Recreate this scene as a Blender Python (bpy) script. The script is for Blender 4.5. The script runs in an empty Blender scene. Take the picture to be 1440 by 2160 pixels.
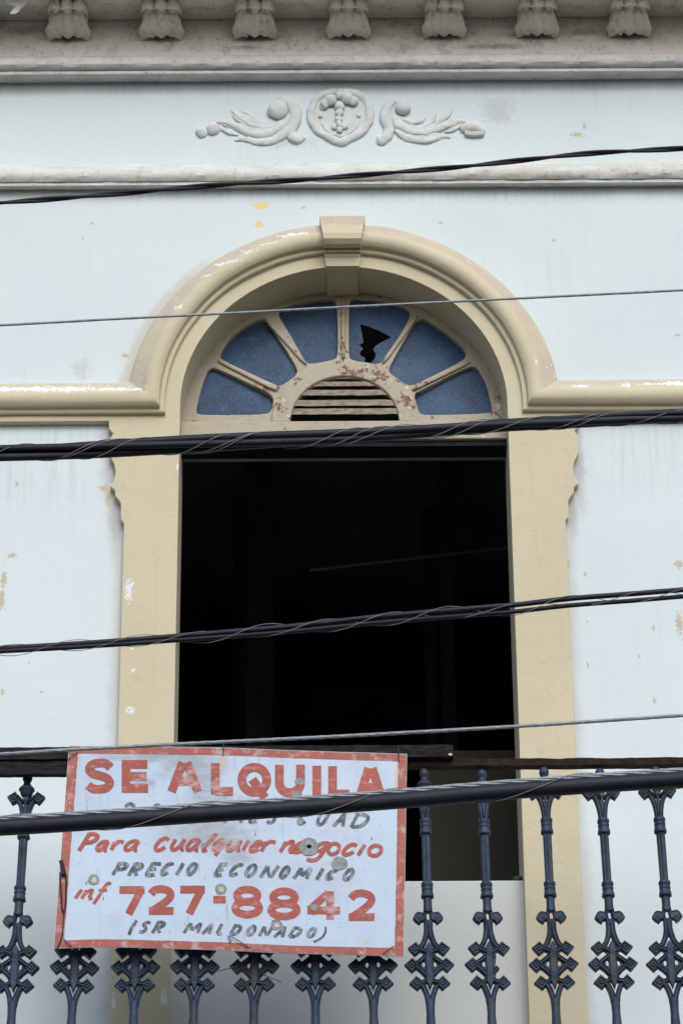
import bpy, bmesh, math, random
from mathutils import Vector, Matrix, noise as mnoise
R = math.radians
random.seed(7)
scene = bpy.context.scene
col = scene.collection

# ------------------------------------------------------------------ camera
PITCH, YAW, ROLL, FOC = R(29.0), R(0.2), R(0.45), 7150.0      # FOC in pixels of the 1440x2160 photograph
EYE = Vector((-0.05, -11.0, 1.65))
fwd = Vector((math.sin(YAW)*math.cos(PITCH), math.cos(YAW)*math.cos(PITCH), math.sin(PITCH)))
rt0 = Vector((math.cos(YAW), -math.sin(YAW), 0)); up0 = rt0.cross(fwd)
rt = math.cos(ROLL)*rt0 - math.sin(ROLL)*up0
up = math.cos(ROLL)*up0 + math.sin(ROLL)*rt0
cd = bpy.data.cameras.new('camera'); cam = bpy.data.objects.new('camera', cd); col.objects.link(cam)
cam.matrix_world = Matrix(((rt.x, up.x, -fwd.x, EYE.x), (rt.y, up.y, -fwd.y, EYE.y), (rt.z, up.z, -fwd.z, EYE.z), (0, 0, 0, 1)))
cd.sensor_fit = 'VERTICAL'; cd.sensor_height = 36.0; cd.lens = FOC/2160*36.0
cd.clip_start = 0.1; cd.clip_end = 3000
scene.camera = cam

def P(px, py, Y):
    """the point of the vertical plane y = Y that the photograph shows at pixel (px, py)"""
    d = fwd*FOC + rt*(px-720) + up*(1080-py)
    return EYE + d*((Y-EYE.y)/d.y)
def XZ(px, py, Y):
    p = P(px, py, Y); return (p.x, p.z)
def Z(py, Y, px=720): return P(px, py, Y).z

# ------------------------------------------------------------------ light
SUN_EL, SUN_AZ = R(40), R(10)                # veiled sun high over the street, very soft
w = bpy.data.worlds.new('World'); scene.world = w; w.use_nodes = True
nt = w.node_tree; bg = nt.nodes['Background']
sky = nt.nodes.new('ShaderNodeTexSky'); sky.sky_type = 'NISHITA'; sky.sun_disc = False
sky.sun_elevation = SUN_EL; sky.sun_rotation = R(180)-SUN_AZ
sky.dust_density = 3.0; sky.ozone_density = 1.0
nt.links.new(sky.outputs[0], bg.inputs[0]); bg.inputs[1].default_value = 0.12
sd = bpy.data.lights.new('sun', 'SUN'); sd.energy = 0.9; sd.angle = R(40); sd.color = (.965, .985, 1)
sun = bpy.data.objects.new('sun', sd); col.objects.link(sun)
sdir = Vector((math.sin(SUN_AZ)*math.cos(SUN_EL), -math.cos(SUN_AZ)*math.cos(SUN_EL), math.sin(SUN_EL)))
sun.rotation_euler = sdir.to_track_quat('Z', 'Y').to_euler(); sun.location = (0, -8, 20)
scene.view_settings.view_transform = 'Standard'; scene.view_settings.look = 'None'
scene.view_settings.exposure = 0.52; scene.view_settings.gamma = 1.0
scene.render.engine = 'CYCLES'; scene.cycles.max_bounces = 6

# ------------------------------------------------------------------ materials
class N:
    """small node-graph helper"""
    def __init__(s, name, rough=.85, spec=.3):
        s.m = bpy.data.materials.new(name); s.m.use_nodes = True; s.t = s.m.node_tree
        s.b = s.t.nodes['Principled BSDF']; s.b.inputs['Roughness'].default_value = rough
        s.b.inputs['Specular IOR Level'].default_value = spec
        g = s.t.nodes.new('ShaderNodeNewGeometry'); s.pos = g.outputs['Position']
    def n(s, kind, **kw):
        nd = s.t.nodes.new(kind)
        for k, v in kw.items(): setattr(nd, k, v)
        return nd
    def L(s, a, b): s.t.links.new(a, b)
    def put(s, sock, v):
        if hasattr(v, 'links') or hasattr(v, 'is_linked'): s.L(v, sock)
        else: sock.default_value = v
    def math(s, op, a, b=0.0, c=None):
        nd = s.n('ShaderNodeMath', operation=op); s.put(nd.inputs[0], a); s.put(nd.inputs[1], b)
        if c is not None: s.put(nd.inputs[2], c)
        return nd.outputs[0]
    def vmath(s, op, a, b):
        nd = s.n('ShaderNodeVectorMath', operation=op); s.put(nd.inputs[0], a); s.put(nd.inputs[1], b)
        return nd
    def scaled(s, v): return s.vmath('MULTIPLY', s.pos, v).outputs[0]
    def noise(s, scale, detail=6, rough=.6, stretch=None, off=None):
        nd = s.n('ShaderNodeTexNoise'); nd.inputs['Scale'].default_value = scale
        nd.inputs['Detail'].default_value = detail; nd.inputs['Roughness'].default_value = rough
        v = s.pos if stretch is None else s.scaled(stretch)
        if off: v = s.vmath('ADD', v, off).outputs[0]
        s.L(v, nd.inputs['Vector']); return nd.outputs['Fac']
    def ramp(s, f, a, b, lo=0.0, hi=1.0):
        nd = s.n('ShaderNodeMapRange', interpolation_type='SMOOTHSTEP'); s.put(nd.inputs[0], f)
        nd.inputs[1].default_value = a; nd.inputs[2].default_value = b
        nd.inputs[3].default_value = lo; nd.inputs[4].default_value = hi
        return nd.outputs[0]
    def mix(s, f, a, b):
        nd = s.n('ShaderNodeMix', data_type='RGBA')
        s.put(nd.inputs[0], f)
        for i, v in ((6, a), (7, b)): s.put(nd.inputs[i], (*v, 1) if isinstance(v, tuple) and len(v) == 3 else v)
        return nd.outputs[2]
    def color(s, c): s.put(s.b.inputs['Base Color'], (*c, 1) if isinstance(c, tuple) else c)
    def bump(s, h, strength=.3, dist=.01):
        nd = s.n('ShaderNodeBump'); nd.inputs['Strength'].default_value = strength; nd.inputs['Distance'].default_value = dist
        s.L(h, nd.inputs['Height']); s.L(nd.outputs[0], s.b.inputs['Normal'])

def spot_mask(g, lst, Y, edge=.35, wob=1.0, nscale=60.0):
    d = g.n('ShaderNodeTexNoise'); d.inputs['Scale'].default_value = nscale; d.inputs['Detail'].default_value = 5
    d.inputs['Roughness'].default_value = .65
    g.L(g.pos, d.inputs['Vector'])
    dv = g.vmath('SUBTRACT', d.outputs['Color'], (.5, .5, .5)).outputs[0]
    dv = g.vmath('MULTIPLY', dv, (wob*3.2,)*3).outputs[0]
    best = None
    for px, py, rx, ry in lst:
        c = P(px, py, Y)
        q = g.vmath('SUBTRACT', g.pos, tuple(c)).outputs[0]
        q = g.vmath('MULTIPLY', q, (555.0/rx, 0, 480.0/ry)).outputs[0]
        q = g.vmath('ADD', q, dv).outputs[0]
        l = g.vmath('LENGTH', q, (0, 0, 0)).outputs['Value']
        best = l if best is None else g.math('MINIMUM', best, l)
    return g.ramp(best, 1+edge, 1-edge)

def sep_z(g):
    nd = g.n('ShaderNodeSeparateXYZ'); g.L(g.pos, nd.inputs[0]); return nd.outputs

def srgb(r, g, b):
    f = lambda c: c/255/12.92 if c/255 <= .04045 else ((c/255+.055)/1.055)**2.4
    return (f(r), f(g), f(b))

WALL = (.615, .71, .75)
BEIGE = (.56, .525, .39)

def wall_material():
    g = N('painted_stucco', .9, .2)
    big = g.noise(1.7, 5, .55); fine = g.noise(38, 4, .6); grain = g.noise(140, 3, .6)
    c = g.mix(g.ramp(big, .35, .7), WALL, tuple(v*k for v, k in zip(WALL, (.95, .955, .96))))
    c = g.mix(g.ramp(fine, .45, .8, 0, .35), c, (.525, .625, .67))
    # warm ghost of an older coat showing through
    old = g.noise(3.1, 7, .68, off=(4.1, 0, 2.0))
    c = g.mix(g.ramp(old, .62, .78, 0, .4), c, (.62, .67, .655))
    # rain streaks (long and thin)
    st = g.noise(1.0, 5, .6, stretch=(26, 6, 1.1))
    big2 = g.noise(1.2, 3, .5, off=(9, 0, 3))
    c = g.mix(g.math('MULTIPLY', g.ramp(st, .56, .74, 0, .5), g.ramp(big2, .4, .65)), c, (.50, .545, .575))
    # beige overspray and grime along the sides of the door surround and arch
    o = sep_z(g)
    ax = g.math('ABSOLUTE', g.math('ADD', o[0], .003)); n1 = g.noise(9, 6, .7)
    dj = g.math('SUBTRACT', ax, .82)
    rr = g.math('SQRT', g.math('ADD', g.math('POWER', ax, 2.0), g.math('POWER', g.math('SUBTRACT', o[2], ZS), 2.0)))
    da = g.math('SUBTRACT', rr, RO)
    da = g.math('ADD', da, g.math('MULTIPLY', g.math('LESS_THAN', o[2], ZS-.03), 5.0))
    dj = g.math('ADD', dj, g.math('MULTIPLY', g.math('GREATER_THAN', o[2], ZS-.08), 5.0))
    grit = g.noise(120, 2, .5)
    thr = g.math('ADD', g.math('MULTIPLY', n1, .07), g.math('MULTIPLY', grit, .035))
    a1 = g.math('SUBTRACT', thr, da); low = g.math('MULTIPLY', g.ramp(o[0], -.45, -.62), .8)
    c = g.mix(g.math('MULTIPLY', g.ramp(a1, .0, .03, 0, .75), g.math('ADD', low, .12)), c, (.50, .48, .41))
    a2 = g.math('SUBTRACT', thr, dj); c = g.mix(g.ramp(a2, .005, .05, 0, .6), c, (.47, .48, .47))
    # grey film that has run down from the console corners
    dirt = spot_mask(g, [(240, 985, 20, 48), (246, 1085, 16, 55), (236, 920, 18, 22), (1216, 985, 14, 75), (1205, 1075, 12, 40)], 0, .9, .5, 30)
    c = g.mix(g.math('MULTIPLY', dirt, .75), c, (.36, .35, .35))
    c = g.mix(g.math('MULTIPLY', spot_mask(g, [(172, 776, 16, 20), (1050, 236, 32, 26), (600, 300, 60, 12)], 0, .6, 1.2, 40), .55), c, (.47, .49, .49))
    # flaked patches: older yellow/tan coats
    tan = [(232, 1050, 12, 22), (222, 1030, 14, 8), (25, 1172, 12, 6), (8, 1222, 8, 14), (4, 1262, 8, 26), (36, 1020, 4, 9), (1430, 1190, 10, 10),
           (1198, 1188, 4, 13), (1233, 1212, 4, 5), (1432, 1316, 9, 28), (1377, 1326, 5, 6), (1379, 1478, 5, 7), (1237, 1311, 3, 5),
           (1238, 1402, 3, 8), (1347, 1384, 3, 3), (6, 1458, 4, 7), (1216, 284, 18, 7), (1232, 266, 5, 8), (1167, 508, 5, 5), (1427, 707, 7, 3),
           (88, 1460, 4, 4), (266, 750, 10, 6), (195, 472, 5, 3), (175, 503, 3, 3), (930, 470, 8, 3), (640, 438, 6, 3)]
    tan = [(a, b_, rx*.8, ry*.8) for a, b_, rx, ry in tan]
    c = g.mix(spot_mask(g, tan, 0, .3, 1.3, 75), c, (.51, .46, .35))
    c = g.mix(spot_mask(g, [(552, 433, 17, 9), (546, 474, 10, 8)], 0, .2, .7, 45), c, (.70, .61, .30))
    # little chips
    v = g.n('ShaderNodeTexVoronoi'); v.inputs['Scale'].default_value = 9; v.inputs['Randomness'].default_value = 1.0; g.L(g.pos, v.inputs['Vector'])
    hs = g.n('ShaderNodeSeparateColor'); g.L(v.outputs['Color'], hs.inputs[0])
    chip = g.math('MULTIPLY', g.ramp(g.math('ADD', v.outputs['Distance'], g.math('MULTIPLY', g.noise(90, 3), .05)), .068, .045), g.math('GREATER_THAN', hs.outputs[0], .62))
    c = g.mix(g.math('MULTIPLY', chip, .75), c, (.40, .39, .36))
    zone = spot_mask(g, [(1340, 950, 120, 70), (110, 925, 120, 36), (400, 408, 420, 16), (1150, 412, 380, 16), (300, 182, 420, 14), (1100, 182, 420, 14), (90, 1000, 90, 60)], 0, .95, .35, 8)
    st2 = g.noise(1.0, 6, .7, stretch=(46, 6, 2.2), off=(2, 0, 7))
    c = g.mix(g.math('MULTIPLY', zone, g.ramp(st2, .44, .68, 0, .5)), c, (.43, .475, .50))
    sk = g.noise(240, 2, .5); c = g.mix(g.math('MULTIPLY', g.ramp(sk, .70, .76, 0, .6), g.ramp(big2, .45, .6)), c, (.38, .40, .40))
    g.color(c)
    trowel = g.noise(1.0, 5, .65, stretch=(14, 14, 30))
    h = g.math('ADD', g.math('MULTIPLY', fine, .5), g.math('ADD', g.math('MULTIPLY', grain, .2), g.math('MULTIPLY', trowel, .5)))
    h = g.math('SUBTRACT', h, g.math('MULTIPLY', spot_mask(g, tan, 0, .3, 1.3, 75), .6))
    g.bump(h, .26, .005)
    return g.m

def soot_material(name, amount, ca=(.80, .795, .76), cb=(.73, .71, .65), dark_spots=None):
    """whitewashed mouldings under the eaves, blackened with soot and lichen"""
    g = N(name, .92, .15)
    big = g.noise(2.4, 6, .65); mid = g.noise(11, 6, .7); fine = g.noise(60, 4, .65)
    st = g.noise(1.0, 5, .65, stretch=(20, 5, 1.6))
    c = g.mix(g.ramp(mid, .35, .7, 0, .6), ca, cb)
    k = g.math('ADD', g.math('MULTIPLY', big, .5), g.math('ADD', g.math('MULTIPLY', mid, .3), g.math('MULTIPLY', st, .2)))
    c = g.mix(g.ramp(k, .62-amount*.25, .78-amount*.2, 0, .8), c, (.40, .375, .32))
    c = g.mix(g.math('MULTIPLY', g.ramp(fine, .58, .70, 0, .7), g.ramp(mid, .40, .58)), c, (.17, .16, .14))
    c = g.mix(g.ramp(g.noise(13, 8, .8, off=(4, 4, 1)), .50, .64, 0, .6), c, (.44, .42, .375))
    if dark_spots: c = g.mix(g.math('MULTIPLY', spot_mask(g, dark_spots, -.04, .9, .9, 30), .6), c, (.17, .16, .14))  # darker soft spots around the bracket feet and along the fascia
    g.color(c)
    g.bump(g.math('ADD', g.math('MULTIPLY', fine, .6), mid), .5, .008)
    return g.m

def band_material():
    """string courses: same paint as the wall, greyer, with worn lighter arrises"""
    g = N('moulding_paint', .9, .2)
    mid = g.noise(7, 6, .7, stretch=(1, 1, 2.5)); fine = g.noise(70, 4, .6)
    c = g.mix(g.ramp(mid, .32, .66, 0, .8), (.61, .66, .655), (.50, .49, .44))
    st = g.noise(1.0, 5, .6, stretch=(34, 5, 2.0))
    c = g.mix(g.ramp(st, .58, .72, 0, .4), c, (.40, .40, .385))
    c = g.mix(g.ramp(fine, .66, .74, 0, .6), c, (.33, .33, .32))
    sp = g.noise(42, 5, .7, off=(6, 1, 2)); c = g.mix(g.ramp(g.math('ADD', sp, g.math('MULTIPLY', mid, .25)), .72, .80, 0, .7), c, (.34, .34, .32))
    c = g.mix(g.ramp(g.noise(20, 6, .7, off=(2, 8, 2)), .58, .68, 0, .6), c, (.63, .73, .78))
    g.color(c); g.bump(g.math('ADD', g.math('ADD', fine, g.math('MULTIPLY', mid, .4)), sp), .35, .006)
    return g.m

def beige_material(name='ochre_paint', peel=None, Y=-.05):
    g = N(name, .85, .25)
    big = g.noise(2.2, 5, .6); mid = g.noise(9, 6, .65); fine = g.noise(70, 4, .6)
    c = g.mix(g.ramp(big, .35, .7), BEIGE, (.53, .49, .355))
    c = g.mix(g.ramp(mid, .5, .75, 0, .5), c, (.53, .50, .40))
    pk = g.noise(5, 6, .7, off=(7, 2, 1))
    c = g.mix(g.ramp(pk, .60, .74, 0, .45), c, (.58, .45, .35))          # pinkish undercoat
    st = g.noise(1.0, 5, .6, stretch=(24, 6, 1.4))
    c = g.mix(g.ramp(st, .58, .74, 0, .35), c, (.44, .405, .30))
    gr = g.noise(15, 7, .72, off=(3, 3, 3)); c = g.mix(g.ramp(gr, .56, .70, 0, .55), c, (.46, .43, .33))
    sp = g.noise(75, 3, .6, off=(1, 5, 3)); c = g.mix(g.ramp(sp, .68, .74, 0, .5), c, (.34, .31, .24))
    if peel:
        if Y < -.06:
            o = sep_z(g); dz = g.math('SUBTRACT', o[2], ZS)
            rr = g.math('SQRT', g.math('ADD', g.math('POWER', o[0], 2.0), g.math('POWER', dz, 2.0)))
            w1 = g.math('MULTIPLY', g.ramp(rr, .745, .765), g.ramp(rr, .822, .800))
            w2 = g.math('MULTIPLY', g.ramp(dz, .055, .07), g.ramp(dz, .125, .10))
            wr = g.noise(8, 6, .75, off=(1, 4, 4)); wf = g.noise(48, 6, .75, off=(4, 4, 4))
            w = g.math('MAXIMUM', g.math('MULTIPLY', w1, g.math('GREATER_THAN', dz, .02)), g.math('MULTIPLY', w2, g.math('GREATER_THAN', g.math('ABSOLUTE', o[0]), .74)))
            c = g.mix(g.math('MULTIPLY', w, g.ramp(wr, .35, .65, .1, .65)), c, (.44, .405, .375))
            c = g.mix(g.math('MULTIPLY', w, g.ramp(g.math('ADD', wf, g.math('MULTIPLY', wr, .3)), .74, .80, 0, .8)), c, (.55, .40, .36))
            c = g.mix(g.math('MULTIPLY', w, g.ramp(g.math('ADD', g.noise(34, 7, .75, off=(8, 1, 1)), g.math('MULTIPLY', wr, .35)), .80, .83, 0, 1)), c, (.70, .73, .80))
        c = g.mix(spot_mask(g, peel, Y, .22, 1.9, 70), c, (.72, .75, .82))
    g.color(c)
    g.bump(g.math('ADD', g.math('ADD', g.math('MULTIPLY', fine, .4), mid), g.math('MULTIPLY', gr, .7)), .42, .008)
    return g.m

def wood_frame_material():
    """cream joinery whose paint has flaked to red-brown primer and bare grey wood"""
    g = N('flaking_cream_joinery', .8, .3)
    mid = g.noise(10, 6, .65); fl = g.noise(26, 7, .72); fine = g.noise(90, 4, .6)
    c = g.mix(g.ramp(mid, .4, .7), (.43, .40, .32), (.37, .34, .27))
    red = spot_mask(g, [(770, 775, 50, 20), (830, 800, 36, 22), (860, 840, 22, 40), (555, 815, 36, 12), (720, 745, 14, 22), (590, 850, 14, 28), (730, 880, 130, 10),
                        (610, 750, 18, 14), (870, 800, 30, 12), (640, 800, 18, 12), (1050, 850, 10, 40), (500, 870, 60, 5), (410, 882, 14, 6)], .14, .9, 1.2, 40)
    k = g.math('ADD', fl, g.math('MULTIPLY', red, .12))
    c = g.mix(g.ramp(k, .625, .65), c, (.20, .105, .085))
    c = g.mix(g.ramp(g.math('ADD', g.noise(30, 6, .7, off=(5, 5, 5)), g.math('MULTIPLY', red, .1)), .66, .69), c, (.60, .60, .63))
    g.color(c); g.bump(g.math('ADD', k, g.math('MULTIPLY', fine, .4)), .4, .004)
    return g.m

def iron_material():
    g = N('blue_grey_painted_iron', .5, .3)
    mid = g.noise(22, 6, .7); fine = g.noise(130, 4, .6)
    c = g.mix(g.ramp(mid, .4, .7), (.022, .044, .088), (.013, .026, .050))
    c = g.mix(g.ramp(g.noise(34, 6, .7, off=(2, 2, 2)), .64, .72, 0, .8), c, (.050, .038, .030))
    c = g.mix(g.ramp(g.noise(60, 5, .7, off=(8, 2, 2)), .68, .74, 0, .7), c, (.13, .15, .16))
    oi = g.n('ShaderNodeObjectInfo')
    c = g.mix(g.ramp(g.math('ADD', g.noise(9, 6, .7, off=(1, 1, 6)), g.math('MULTIPLY', oi.outputs['Random'], .12)), .56, .70, 0, .75), c, (.045, .040, .040))
    c = g.mix(g.ramp(g.noise(75, 4, .7, off=(3, 9, 6)), .66, .72, 0, .8), c, (.10, .062, .042))
    g.color(c); g.bump(g.math('ADD', fine, mid), .5, .004)
    g.put(g.b.inputs['Roughness'], g.ramp(mid, .3, .7, .45, .65))
    return g.m

def simple(name, c, rough=.7, spec=.3, vary=.25, scale=20, bump=.2, stretch=None, alt=None):
    g = N(name, rough, spec)
    n = g.noise(scale, 6, .65, stretch=stretch)
    g.color(g.mix(g.ramp(n, .35, .7), c, alt or tuple(v*(1-vary) for v in c)))
    if bump: g.bump(n, bump, .004)
    return g.m

# ------------------------------------------------------------------ mesh helpers
def obj(name, bm, m, parent=None, smooth=False, origin=None):
    me = bpy.data.meshes.new(name)
    if origin is not None: bmesh.ops.translate(bm, verts=bm.verts, vec=-Vector(origin))
    bmesh.ops.recalc_face_normals(bm, faces=bm.faces)
    bm.to_mesh(me); bm.free()
    for p in me.polygons: p.use_smooth = smooth
    me.materials.append(m)
    o = bpy.data.objects.new(name, me); col.objects.link(o)
    if origin is not None: o.location = origin
    if parent is not None:
        o.parent = parent
        o.matrix_parent_inverse = parent_world(parent).inverted()
    return o
def parent_world(o):
    m = o.matrix_basis.copy()
    while o.parent is not None:
        m = o.parent.matrix_basis @ o.matrix_parent_inverse @ m if False else (o.parent.matrix_basis @ (o.matrix_parent_inverse @ m))
        o = o.parent
    return m
def empty(name, loc, label, cat, group=None):
    o = bpy.data.objects.new(name, None); col.objects.link(o); o.location = loc; o.empty_display_size = .2
    tag(o, label, cat, group); return o
def tag(o, label=None, cat=None, group=None, kind=None):
    if label: o['label'] = label
    if cat: o['category'] = cat
    if group: o['group'] = group
    if kind: o['kind'] = kind
    return o
def box(bm, x0, x1, y0, y1, z0, z1):
    vs = [bm.verts.new((x, y, z)) for x in (x0, x1) for y in (y0, y1) for z in (z0, z1)]
    for f in ((0, 1, 3, 2), (4, 6, 7, 5), (0, 4, 5, 1), (2, 3, 7, 6), (0, 2, 6, 4), (1, 5, 7, 3)):
        bm.faces.new([vs[i] for i in f])
def bevel(bm, w, seg=2):
    bmesh.ops.bevel(bm, geom=list(bm.edges), offset=w, segments=seg, profile=.6, affect='EDGES', clamp_overlap=True)
def strips(bm, rows, close=False):
    """rows: list of lists of points; faces between consecutive rows"""
    V = [[bm.verts.new(p) for p in r] for r in rows]
    for a, b in zip(V, V[1:]):
        n = len(a)
        for i in range(n if close else n-1):
            j = (i+1) % n
            try: bm.faces.new((a[i], a[j], b[j], b[i]))
            except ValueError: pass
    return V
def tube(bm, pts, rad, seg=10, flat=1.0, lobes=0, lobe=.12, twist=0.0, caps=True, axis='Y'):
    """swept tube; flat squashes it along world Y; lobes/twist give the look of a stranded wire"""
    pts = [Vector(p) for p in pts]; n = len(pts); rows = []; dist = 0
    nrm = Vector((0, -1, 0))
    for i, p in enumerate(pts):
        t = (pts[min(i+1, n-1)] - pts[max(i-1, 0)]).normalized()
        nrm = (nrm - t*nrm.dot(t)); nrm = nrm.normalized() if nrm.length > 1e-6 else t.orthogonal().normalized()
        b = t.cross(nrm)
        if i: dist += (p-pts[i-1]).length
        r = rad[i] if isinstance(rad, (list, tuple)) else rad
        row = []
        for k in range(seg):
            a = 2*math.pi*k/seg
            rr = r*(1+lobe*math.cos(lobes*(a)) if lobes else 1)
            aa = a+twist*dist
            row.append(p + nrm*math.cos(aa)*rr*flat + b*math.sin(aa)*rr)
        rows.append(row)
    V = strips(bm, rows, True)
    if caps:
        for r in (V[0], V[-1]):
            try: bm.faces.new(r)
            except ValueError: pass
def catmull(pts, k=6, closed=False):
    pts = [Vector(p) for p in pts]; n = len(pts); out = []
    rng = range(n) if closed else range(n-1)
    for i in rng:
        if closed: a, b, c, d = pts[i-1], pts[i], pts[(i+1) % n], pts[(i+2) % n]
        else: a, b, c, d = pts[max(i-1, 0)], pts[i], pts[i+1], pts[min(i+2, n-1)]
        for j in range(k):
            t = j/k
            out.append(.5*((2*b)+(c-a)*t+(2*a-5*b+4*c-d)*t*t+(3*b-a-3*c+d)*t**3))
    if not closed: out.append(pts[-1])
    return out
def lerp_list(vals, n):
    out = []
    for i in range(n):
        t = i/(n-1)*(len(vals)-1); k = min(int(t), len(vals)-2)
        out.append(vals[k]+(vals[k+1]-vals[k])*(t-k))
    return out
def plate(loops, yf, thick, bev=0.0):
    """solid plate in the XZ plane from outline + hole loops; its front face at y = yf. Returns a bmesh."""
    cu = bpy.data.curves.new('tmp', 'CURVE'); cu.dimensions = '2D'; cu.fill_mode = 'BOTH'
    cu.extrude = max(thick/2-bev, 1e-5); cu.bevel_depth = bev; cu.bevel_resolution = 2 if bev else 0; cu.offset = -bev
    for lp in loops:
        s = cu.splines.new('POLY'); s.points.add(len(lp)-1); s.use_cyclic_u = True
        for q, (x, z) in zip(s.points, lp): q.co = (x, z, 0, 1)
    o = bpy.data.objects.new('tmp', cu); col.objects.link(o)
    dg = bpy.context.evaluated_depsgraph_get(); dg.update()
    me = bpy.data.meshes.new_from_object(o.evaluated_get(dg))
    bm = bmesh.new(); bm.from_mesh(me)
    bpy.data.objects.remove(o); bpy.data.curves.remove(cu); bpy.data.meshes.remove(me)
    ym = yf+thick/2
    for v in bm.verts: v.co = Vector((v.co.x, ym-v.co.z, v.co.y))
    return bm
def lathe(bm, prof, seg=16, cx=0, cy=0, flutes=0, depth=0):
    rows = [[(cx+r*(1-depth*(.5+.5*math.cos(flutes*a)) if flutes else r/r if r else 1)*math.cos(a) if False else cx+r*fl(a, flutes, depth)*math.cos(a),
              cy+r*fl(a, flutes, depth)*math.sin(a), z) for a in [2*math.pi*k/seg for k in range(seg)]] for r, z in prof]
    V = strips(bm, rows, True)
    for r in (V[0], V[-1]): bm.faces.new(r)
def fl(a, flutes, depth): return 1-depth*(.5+.5*math.cos(flutes*a)) if flutes else 1.0

# ------------------------------------------------------------------ key dimensions
ZS = Z(849, -.04)                 # springing line of the arch
RI, RO = .615, .815               # inner and outer radius of the arch trim
XO = .815                         # outer edge of the jambs
YP = -.03                         # face of the flat surround
YR = .15                          # face of the fanlight
WX = 4.5                          # half width of the facade that is built
FLOOR = 5.0                       # balcony floor level

M = dict(bed=soot_material('dusty_bed_moulding', .0, (.62, .655, .65), (.50, .49, .45)), wall=wall_material(), soot=soot_material('sooty_plaster', .05), soot2=soot_material('black_sooty_plaster', .12, dark_spots=[(px, 70, 58, 20) for px in (143, 340, 537, 735, 937, 1133, 1328)]+[(60, 62, 40, 10), (1040, 100, 60, 6), (520, 102, 30, 5), (1240, 66, 50, 8)]), band=band_material(),
         joinery=wood_frame_material(), iron=iron_material())
PEELS = [(140, 818, 75, 8), (30, 818, 60, 6), (250, 820, 45, 5), (1222, 811, 14, 5), (1322, 809, 10, 6), (1425, 805, 28, 6), (1380, 806, 30, 3),
         (480, 555, 24, 4), (528, 533, 14, 4), (617, 493, 26, 4), (375, 650, 12, 5), (1130, 768, 4, 7), (440, 580, 12, 3), (640, 490, 10, 3), (560, 515, 18, 2)]
M['beige'] = beige_material('ochre_paint', [(272, 1245, 8, 19), (278, 1367, 4, 3), (282, 1415, 4, 3), (276, 1498, 8, 6), (345, 2105, 6, 12), (240, 2115, 4, 12), (375, 984, 3, 5), (1086, 1540, 3, 6)], YP)
M['beige_mould'] = beige_material('ochre_paint_peeling', PEELS, -.07)
M['soffit_beige'] = beige_material('ochre_paint_plain')
M['timber_dark'] = simple('dark_rotten_timber', (.009, .009, .010), .85, .15, .6, 14, .9, stretch=(1.5, 8, 8), alt=(.030, .027, .028))
M['rust'] = simple('rusty_black_iron', (.030, .017, .012), .85, .2, .5, 34, .8, alt=(.007, .006, .006))
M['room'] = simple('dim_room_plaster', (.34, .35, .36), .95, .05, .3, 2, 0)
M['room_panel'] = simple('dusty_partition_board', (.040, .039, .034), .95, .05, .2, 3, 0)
M['timber_room'] = simple('old_room_timber', (.24, .23, .22), .9, .1, .4, 5, 0, stretch=(3, 3, .6))
M['rubber'] = simple('black_cable_sheath', (.010, .015, .028), .58, .3, .3, 30, .08)
M['rubber_blue'] = simple('dark_blue_cable_sheath', (.011, .017, .032), .55, .3, .3, 30, .08)
M['steel'] = simple('galvanised_strand', (.30, .345, .39), .5, .4, .4, 60, .1)
M['lash'] = simple('lashing_wire_steel', (.19, .19, .19), .45, .5, .3, 60, 0)
M['street'] = simple('asphalt', (.045, .037, .028), .9, .2, .3, 8, .3)
M['pavement'] = simple('concrete_pavement', (.10, .085, .065), .9, .2, .25, 4, .2)
M['floor'] = simple('pale_bounce_floor', (.62, .60, .55), .7, .3, .2, 5, .2)  # unseen balcony slab, made pale to bounce light onto the lower wall
M['slab'] = simple('grey_concrete', (.36, .36, .34), .9, .2, .3, 5, .3)

# ------------------------------------------------------------------ the setting
bm = bmesh.new(); bmesh.ops.create_grid(bm, x_segments=1, y_segments=1, size=600)
tag(obj('street', bm, M['street']), kind='structure')
bm = bmesh.new(); box(bm, -60, 60, -1.9, .02, .004, .14); bevel(bm, .015, 1)
tag(obj('pavement', bm, M['pavement']), kind='structure')

# ------------------------------------------------------------------ the building
B = empty('building', (0, 0, 0), 'old white and ochre townhouse facade with an arched upper doorway under a sooty cornice', 'building')

def arc(r, n=72, a0=math.pi, a1=0.0, cz=None):
    cz = ZS if cz is None else cz
    return [(r*math.cos(a0+(a1-a0)*i/n), cz+r*math.sin(a0+(a1-a0)*i/n)) for i in range(n+1)]

ZT = Z(40, -.03)                                  # soffit of the cornice
# wall with its door opening (a hair larger than the surround's)
ZB = Z(1860, .05)                                 # top of the masonry apron that half blocks the doorway
r = RI+.04
wl = [(-WX, 0), (-r, 0)] + arc(r, 60) + [(r, 0), (WX, 0), (WX, ZT+.6), (-WX, ZT+.6)]
wl = [(-WX, 0.1), (-r, 0.1), (-r, ZS-.001)] + arc(r, 60)[1:-1] + [(r, ZS-.001), (r, 0.1), (WX, 0.1), (WX, ZT+.6), (-WX, ZT+.6)]
obj('wall', plate([wl], 0.0, .26), M['wall'], B)
# masonry panel closing the lower part of the doorway
bm = bmesh.new(); box(bm, -RI-.035, RI+.035, .045, .22, .15, ZB); bevel(bm, .006, 2)
obj('apron_wall', bm, M['wall'], B)

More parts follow.
